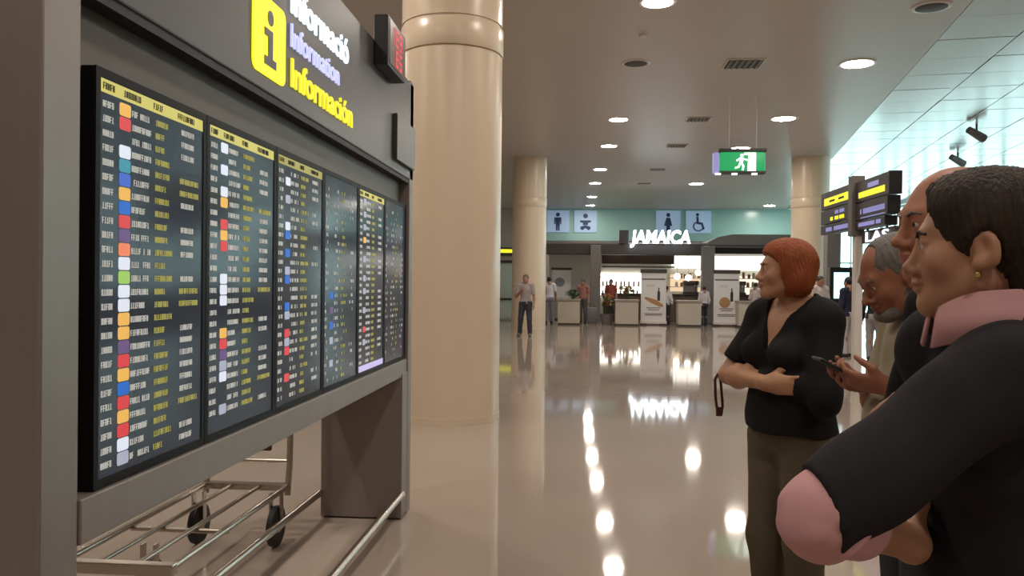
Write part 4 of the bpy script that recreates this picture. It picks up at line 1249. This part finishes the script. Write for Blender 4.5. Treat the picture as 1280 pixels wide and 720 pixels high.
local_obj('earring', G().lathe(tuple(ec), [(.0005, -.0055), (.004, -.004), (.0055, 0), (.004, .004), (.0005, .0055)], 12), M['gold'], t)
B_front = B

# --- bald man behind the front person
t = person(.872, 1.90, 92, 'person with a bald forehead in black, arms crossed, behind the pink collar')
B = Body(1.76, girth=1.0, belly=.2, head_fwd=.035, head_pitch=-3, head_k=1.06, arms=dict(elL=(-.235, -.045, 1.15), wrL=(-.155, .150, 1.285), elR=(.25, .03, 1.15), wrR=(.0, .19, 1.20)),
         hands=dict(L=((.25, .55, 1), (.5, -1, .3), .55), R=((-1, .1, .1), (0, -1, 0), .5)), head_kw=dict(brow=1.1, nose=1.02, wide=1.03))
B.build_body(.0055, M['skin_b'], t)
B.eyes(t); B.brows(t, M['hair_grey'])
B.hair(t, M['hair_dark'], [((0, -.030, .005), (.084, .100, .075))], [((0, .115, .0), (.14, .115, .14)), ((0, .01, .110), (.10, .14, .06)), ((-.10, .0, -.012), (.04, .028, .04)), ((.10, .0, -.012), (.04, .028, .04)), ((0, 0, -.10), (.2, .2, .045))], .005, .0015)
B.top(t, M['black_knit'], .009, .014, .86, 1.0, .35, None, 'shirt', 6, .003, sl=.014)
B.pants(t, M['dark_trouser'], .011, .012, .99, 4); B.shoes(t, M['shoe_dark'], .009)

# --- man in the beige polo with a phone
t = person(1.05, 2.53, 96, 'grey haired person in a beige polo shirt looking down at a phone')
B = Body(1.70, girth=1.12, belly=1.0, hip=1.05, head_fwd=.108, head_pitch=-28, skull_up=-.052,
         arms=dict(elL=(-.225, .05, 1.115), wrL=(-.085, .175, 1.215), elR=(.22, .05, 1.115), wrR=(.06, .175, 1.205)),
         hands=dict(L=((.45, 1, .12), (.55, -.2, .8), .65), R=((-.35, 1, .1), (-.5, -.2, .85), .6)), head_kw=dict(wide=1.05, jaw=1.08, nose=1.05, brow=1.1))
B.build_body(.0055, M['skin_p'], t)
B.eyes(t); B.brows(t, M['hair_grey'])
B.hair(t, M['hair_grey'], [((0, -.024, .030), (.084, .105, .092))], [((0, .118, -.03), (.13, .080, .13)), ((0, .07, .095), (.05, .05, .05)), ((-.10, .0, -.02), (.042, .028, .042)), ((.10, .0, -.02), (.042, .028, .042)), ((0, .0, -.11), (.2, .2, .06))], .005, .0012)
sdf_obj('beard', [ell(B.H((0, .060, -.094)), (.048, .044, .026), B.H.R, 'u', .02)] + [cone(B.H((q * .060, .008, -.040)), B.H((q * .022, .074, -.096)), .019, .019, 'u', .02) for q in (-1, 1)] + [cone(B.H((-.024, .092, -.054)), B.H((.024, .092, -.054)), .011, None, 'u', .01), half(B.H.R @ np.array((0, .5, .9)), B.H((0, .09, -.079)))], .004, M['hair_grey'], t, folds(.001, 4))
B.top(t, M['polo'], .008, .016, .845, .72, 0, None, 'polo_shirt', 7, .0035, sl=.022)
collar(B, t, M['polo'], r=(.066, .072), zt=.060, drop=.050, open_a=24, flare=.028)
B.pants(t, M['dark_trouser'], .010, .012, .96, 5); B.shoes(t, M['shoe_dark'], .009)
ph = B.J['wrL'] * .5 + B.J['wrR'] * .5 + np.array((0, .115, .045))
pw = Matrix.Rotation(math.radians(96), 3, 'Z') @ Vector(ph) + Vector((1.05, 2.53, 0))
phn = thing('mobile_phone', pw, 'dark mobile phone held in the hands of the person in the beige polo', 'phone')
phn.rotation_euler = (math.radians(28), 0, math.radians(96))
local_obj('phone_case', G().box((-.036, -.070, -.005), (.036, .070, .004), .004), M['black'], phn, False)
local_obj('phone_screen', G().box((-.032, -.062, .004), (.032, .062, .0047)), mat('phone_glass', (.02, .022, .03), rough=.1), phn, False)

# --- red haired woman
t = person(.852, 3.36, 122, 'red haired person in a black v neck top and khaki trousers with crossed arms')
B = Body(1.675, girth=1.04, hip=.98, bust=1.2, belly=.55, head_yaw=-34, head_pitch=1, head_fwd=.03, shoulder=.90,
         arms=dict(elR=(.235, .11, 1.125), wrR=(-.065, .195, 1.125), elL=(-.215, .055, 1.10), wrL=(.06, .150, 1.135)),
         hands=dict(R=((-1, -.75, -.05), (0, -1, 0), .4), L=((1, -.1, .05), (0, -1, -.1), .4)), head_kw=dict(nose=1.0, jaw=.97), arm_k=1.08)
B.build_body(.0055, M['skin_w'], t)
B.eyes(t); B.brows(t, M['hair_red'])
B.hair(t, M['hair_red'], [((0, -.022, .028), (.096, .112, .104)), ((0, -.035, -.040), (.104, .082, .088)), ((0, .022, .074), (.072, .060, .044))],
       [('p', [(.2, .3), (.085, .3), (.078, .105), (.05, .060), (.02, .036), (0, .028), (-.05, .020), (-.09, .008), (-.13, -.01)]), ((0, .0, -.155), (.2, .2, .045))], .0045, .0018, 80)
B.top(t, M['black_knit'], .008, .014, .945, .80, dict(R=0, L=.75), 'v', 'top', 8, .004, sl=.016, neck_r=.080, flare=.008)
B.pants(t, M['khaki'], .009, .018, .97, 6); B.shoes(t, M['shoe_dark'], .009)
wb = Matrix.Rotation(math.radians(122), 3, 'Z')
cb = wb @ Vector((.255, .12, .99)) + Vector((.852, 3.36, 0))
bag = thing('wrist_strap', (cb.x, cb.y, .95), 'dark red strap loop hanging below the elbow of the red haired woman', 'strap')
q = lambda x, z: (cb.x - .02 + x * .5, cb.y, z)
G().tube([q(-.01, 1.125), q(-.035, 1.10), q(-.03, 1.03), q(-.02, .99), q(-.005, .955), q(.02, .95), q(.03, .99), q(.02, 1.05), q(.01, 1.10), q(-.01, 1.125)], .006, 8).build('loop', M['strap'], bag, True)
G().box((cb.x - .032, cb.y - .008, .945), (cb.x - .008, cb.y + .008, .985), .003).build('tab', M['strap'], bag)

# --- background figures
def figure(x, y, face, label, H=1.72, skin=(.36, .19, .12), hair=(.03, .02, .015), shirt=(.3, .3, .3), pants=(.03, .03, .04), shoes=(.03, .025, .02),
           sleeve=.75, fore=0, h=.014, group=None, **kw):
    t = person(x, y, face, label, group)
    B = Body(H, **kw)
    q = str(int(x * 100)) + str(int(y * 10))
    B.build_body(max(.009, h * .7), skin_mat('skin_' + q, skin), t)
    if hair is not None:
        B.hair(t, mat('hair_' + q, hair, rough=.6), [((0, -.022, .032), (.086, .108, .095))], [((0, .12, -.05), (.13, .085, .125)), ((0, .0, -.12), (.2, .2, .06))], .008, .001)
    B.top(t, mat('cloth_' + q, shirt, rough=.85), h, .014, .87, sleeve, fore, None, 'shirt', int(x * 10) % 17, .004, sl=.016)
    B.pants(t, mat('pants_' + q, pants, rough=.85), h, .012, .98, 3)
    B.shoes(t, mat('shoe_' + q, shoes, rough=.6), .012)
    return t, B
figure(-1.50, 22.9, 172, 'person in a grey t-shirt and dark jeans standing before the far column', 1.74, skin=(.34, .19, .13), hair=(.10, .07, .05), shirt=(.34, .30, .30), pants=(.035, .038, .05), shoes=(.10, .09, .08), h=.012,
       arms=dict(elR=(.26, .02, 1.12), wrR=(.09, .20, 1.29)), hands=dict(R=((-.7, .5, .5), (-.3, -.9, 0), .9)), legs=dict(ankR=(.16, .0, .086), ankL=(-.14, .02, .086), kneeR=(.13, .03, .49), kneeL=(-.12, .04, .49)))
figure(5.72, 17.9, 30, 'person in a navy top and white trousers in front of the lit kiosk', 1.70, shirt=(.012, .014, .035), pants=(.50, .46, .46), hair=(.008, .008, .01), fore=.8, sleeve=1)
figure(6.02, 17.2, -20, 'person in black beside the navy clad one, near the grey haired head', 1.66, shirt=(.015, .014, .015), pants=(.30, .28, .28), fore=.9, sleeve=1, skin=(.36, .2, .14))
figure(5.78, 20.2, 200, 'person in a white shirt standing between the woman and the right column', 1.74, shirt=(.60, .52, .50), pants=(.05, .05, .06), fore=.5, sleeve=1)
figure(-1.12, 30.6, 10, 'person in a white shirt and grey trousers seen from behind at the left counter', 1.74, shirt=(.60, .58, .64), pants=(.24, .23, .28), sleeve=.75, hair=(.01, .01, .012))
figure(.15, 31.2, 160, 'person in a red top behind the leftmost counter', 1.66, shirt=(.36, .15, .13), pants=(.10, .09, .09))
figure(3.25, 30.9, -15, 'person in a white shirt at the middle counter, beside the left banner', 1.45, shirt=(.62, .58, .58), pants=(.03, .03, .035), fore=.6, sleeve=1)
figure(4.62, 30.8, 20, 'person in a white shirt at the middle counter, beside the right grey post', 1.45, shirt=(.62, .56, .56), pants=(.03, .03, .035), fore=.6, sleeve=1)
figure(6.55, 31.0, -40, 'person in a pale pink shirt behind the counter next to the red haired woman', 1.60, shirt=(.62, .50, .48), pants=(.10, .09, .09), fore=.6, sleeve=1)
figure(1.25, 32.6, 160, 'person in a dark red apron shirt behind the potted plant in the cafe', 1.68, shirt=(.28, .06, .04), pants=(.03, .03, .03))
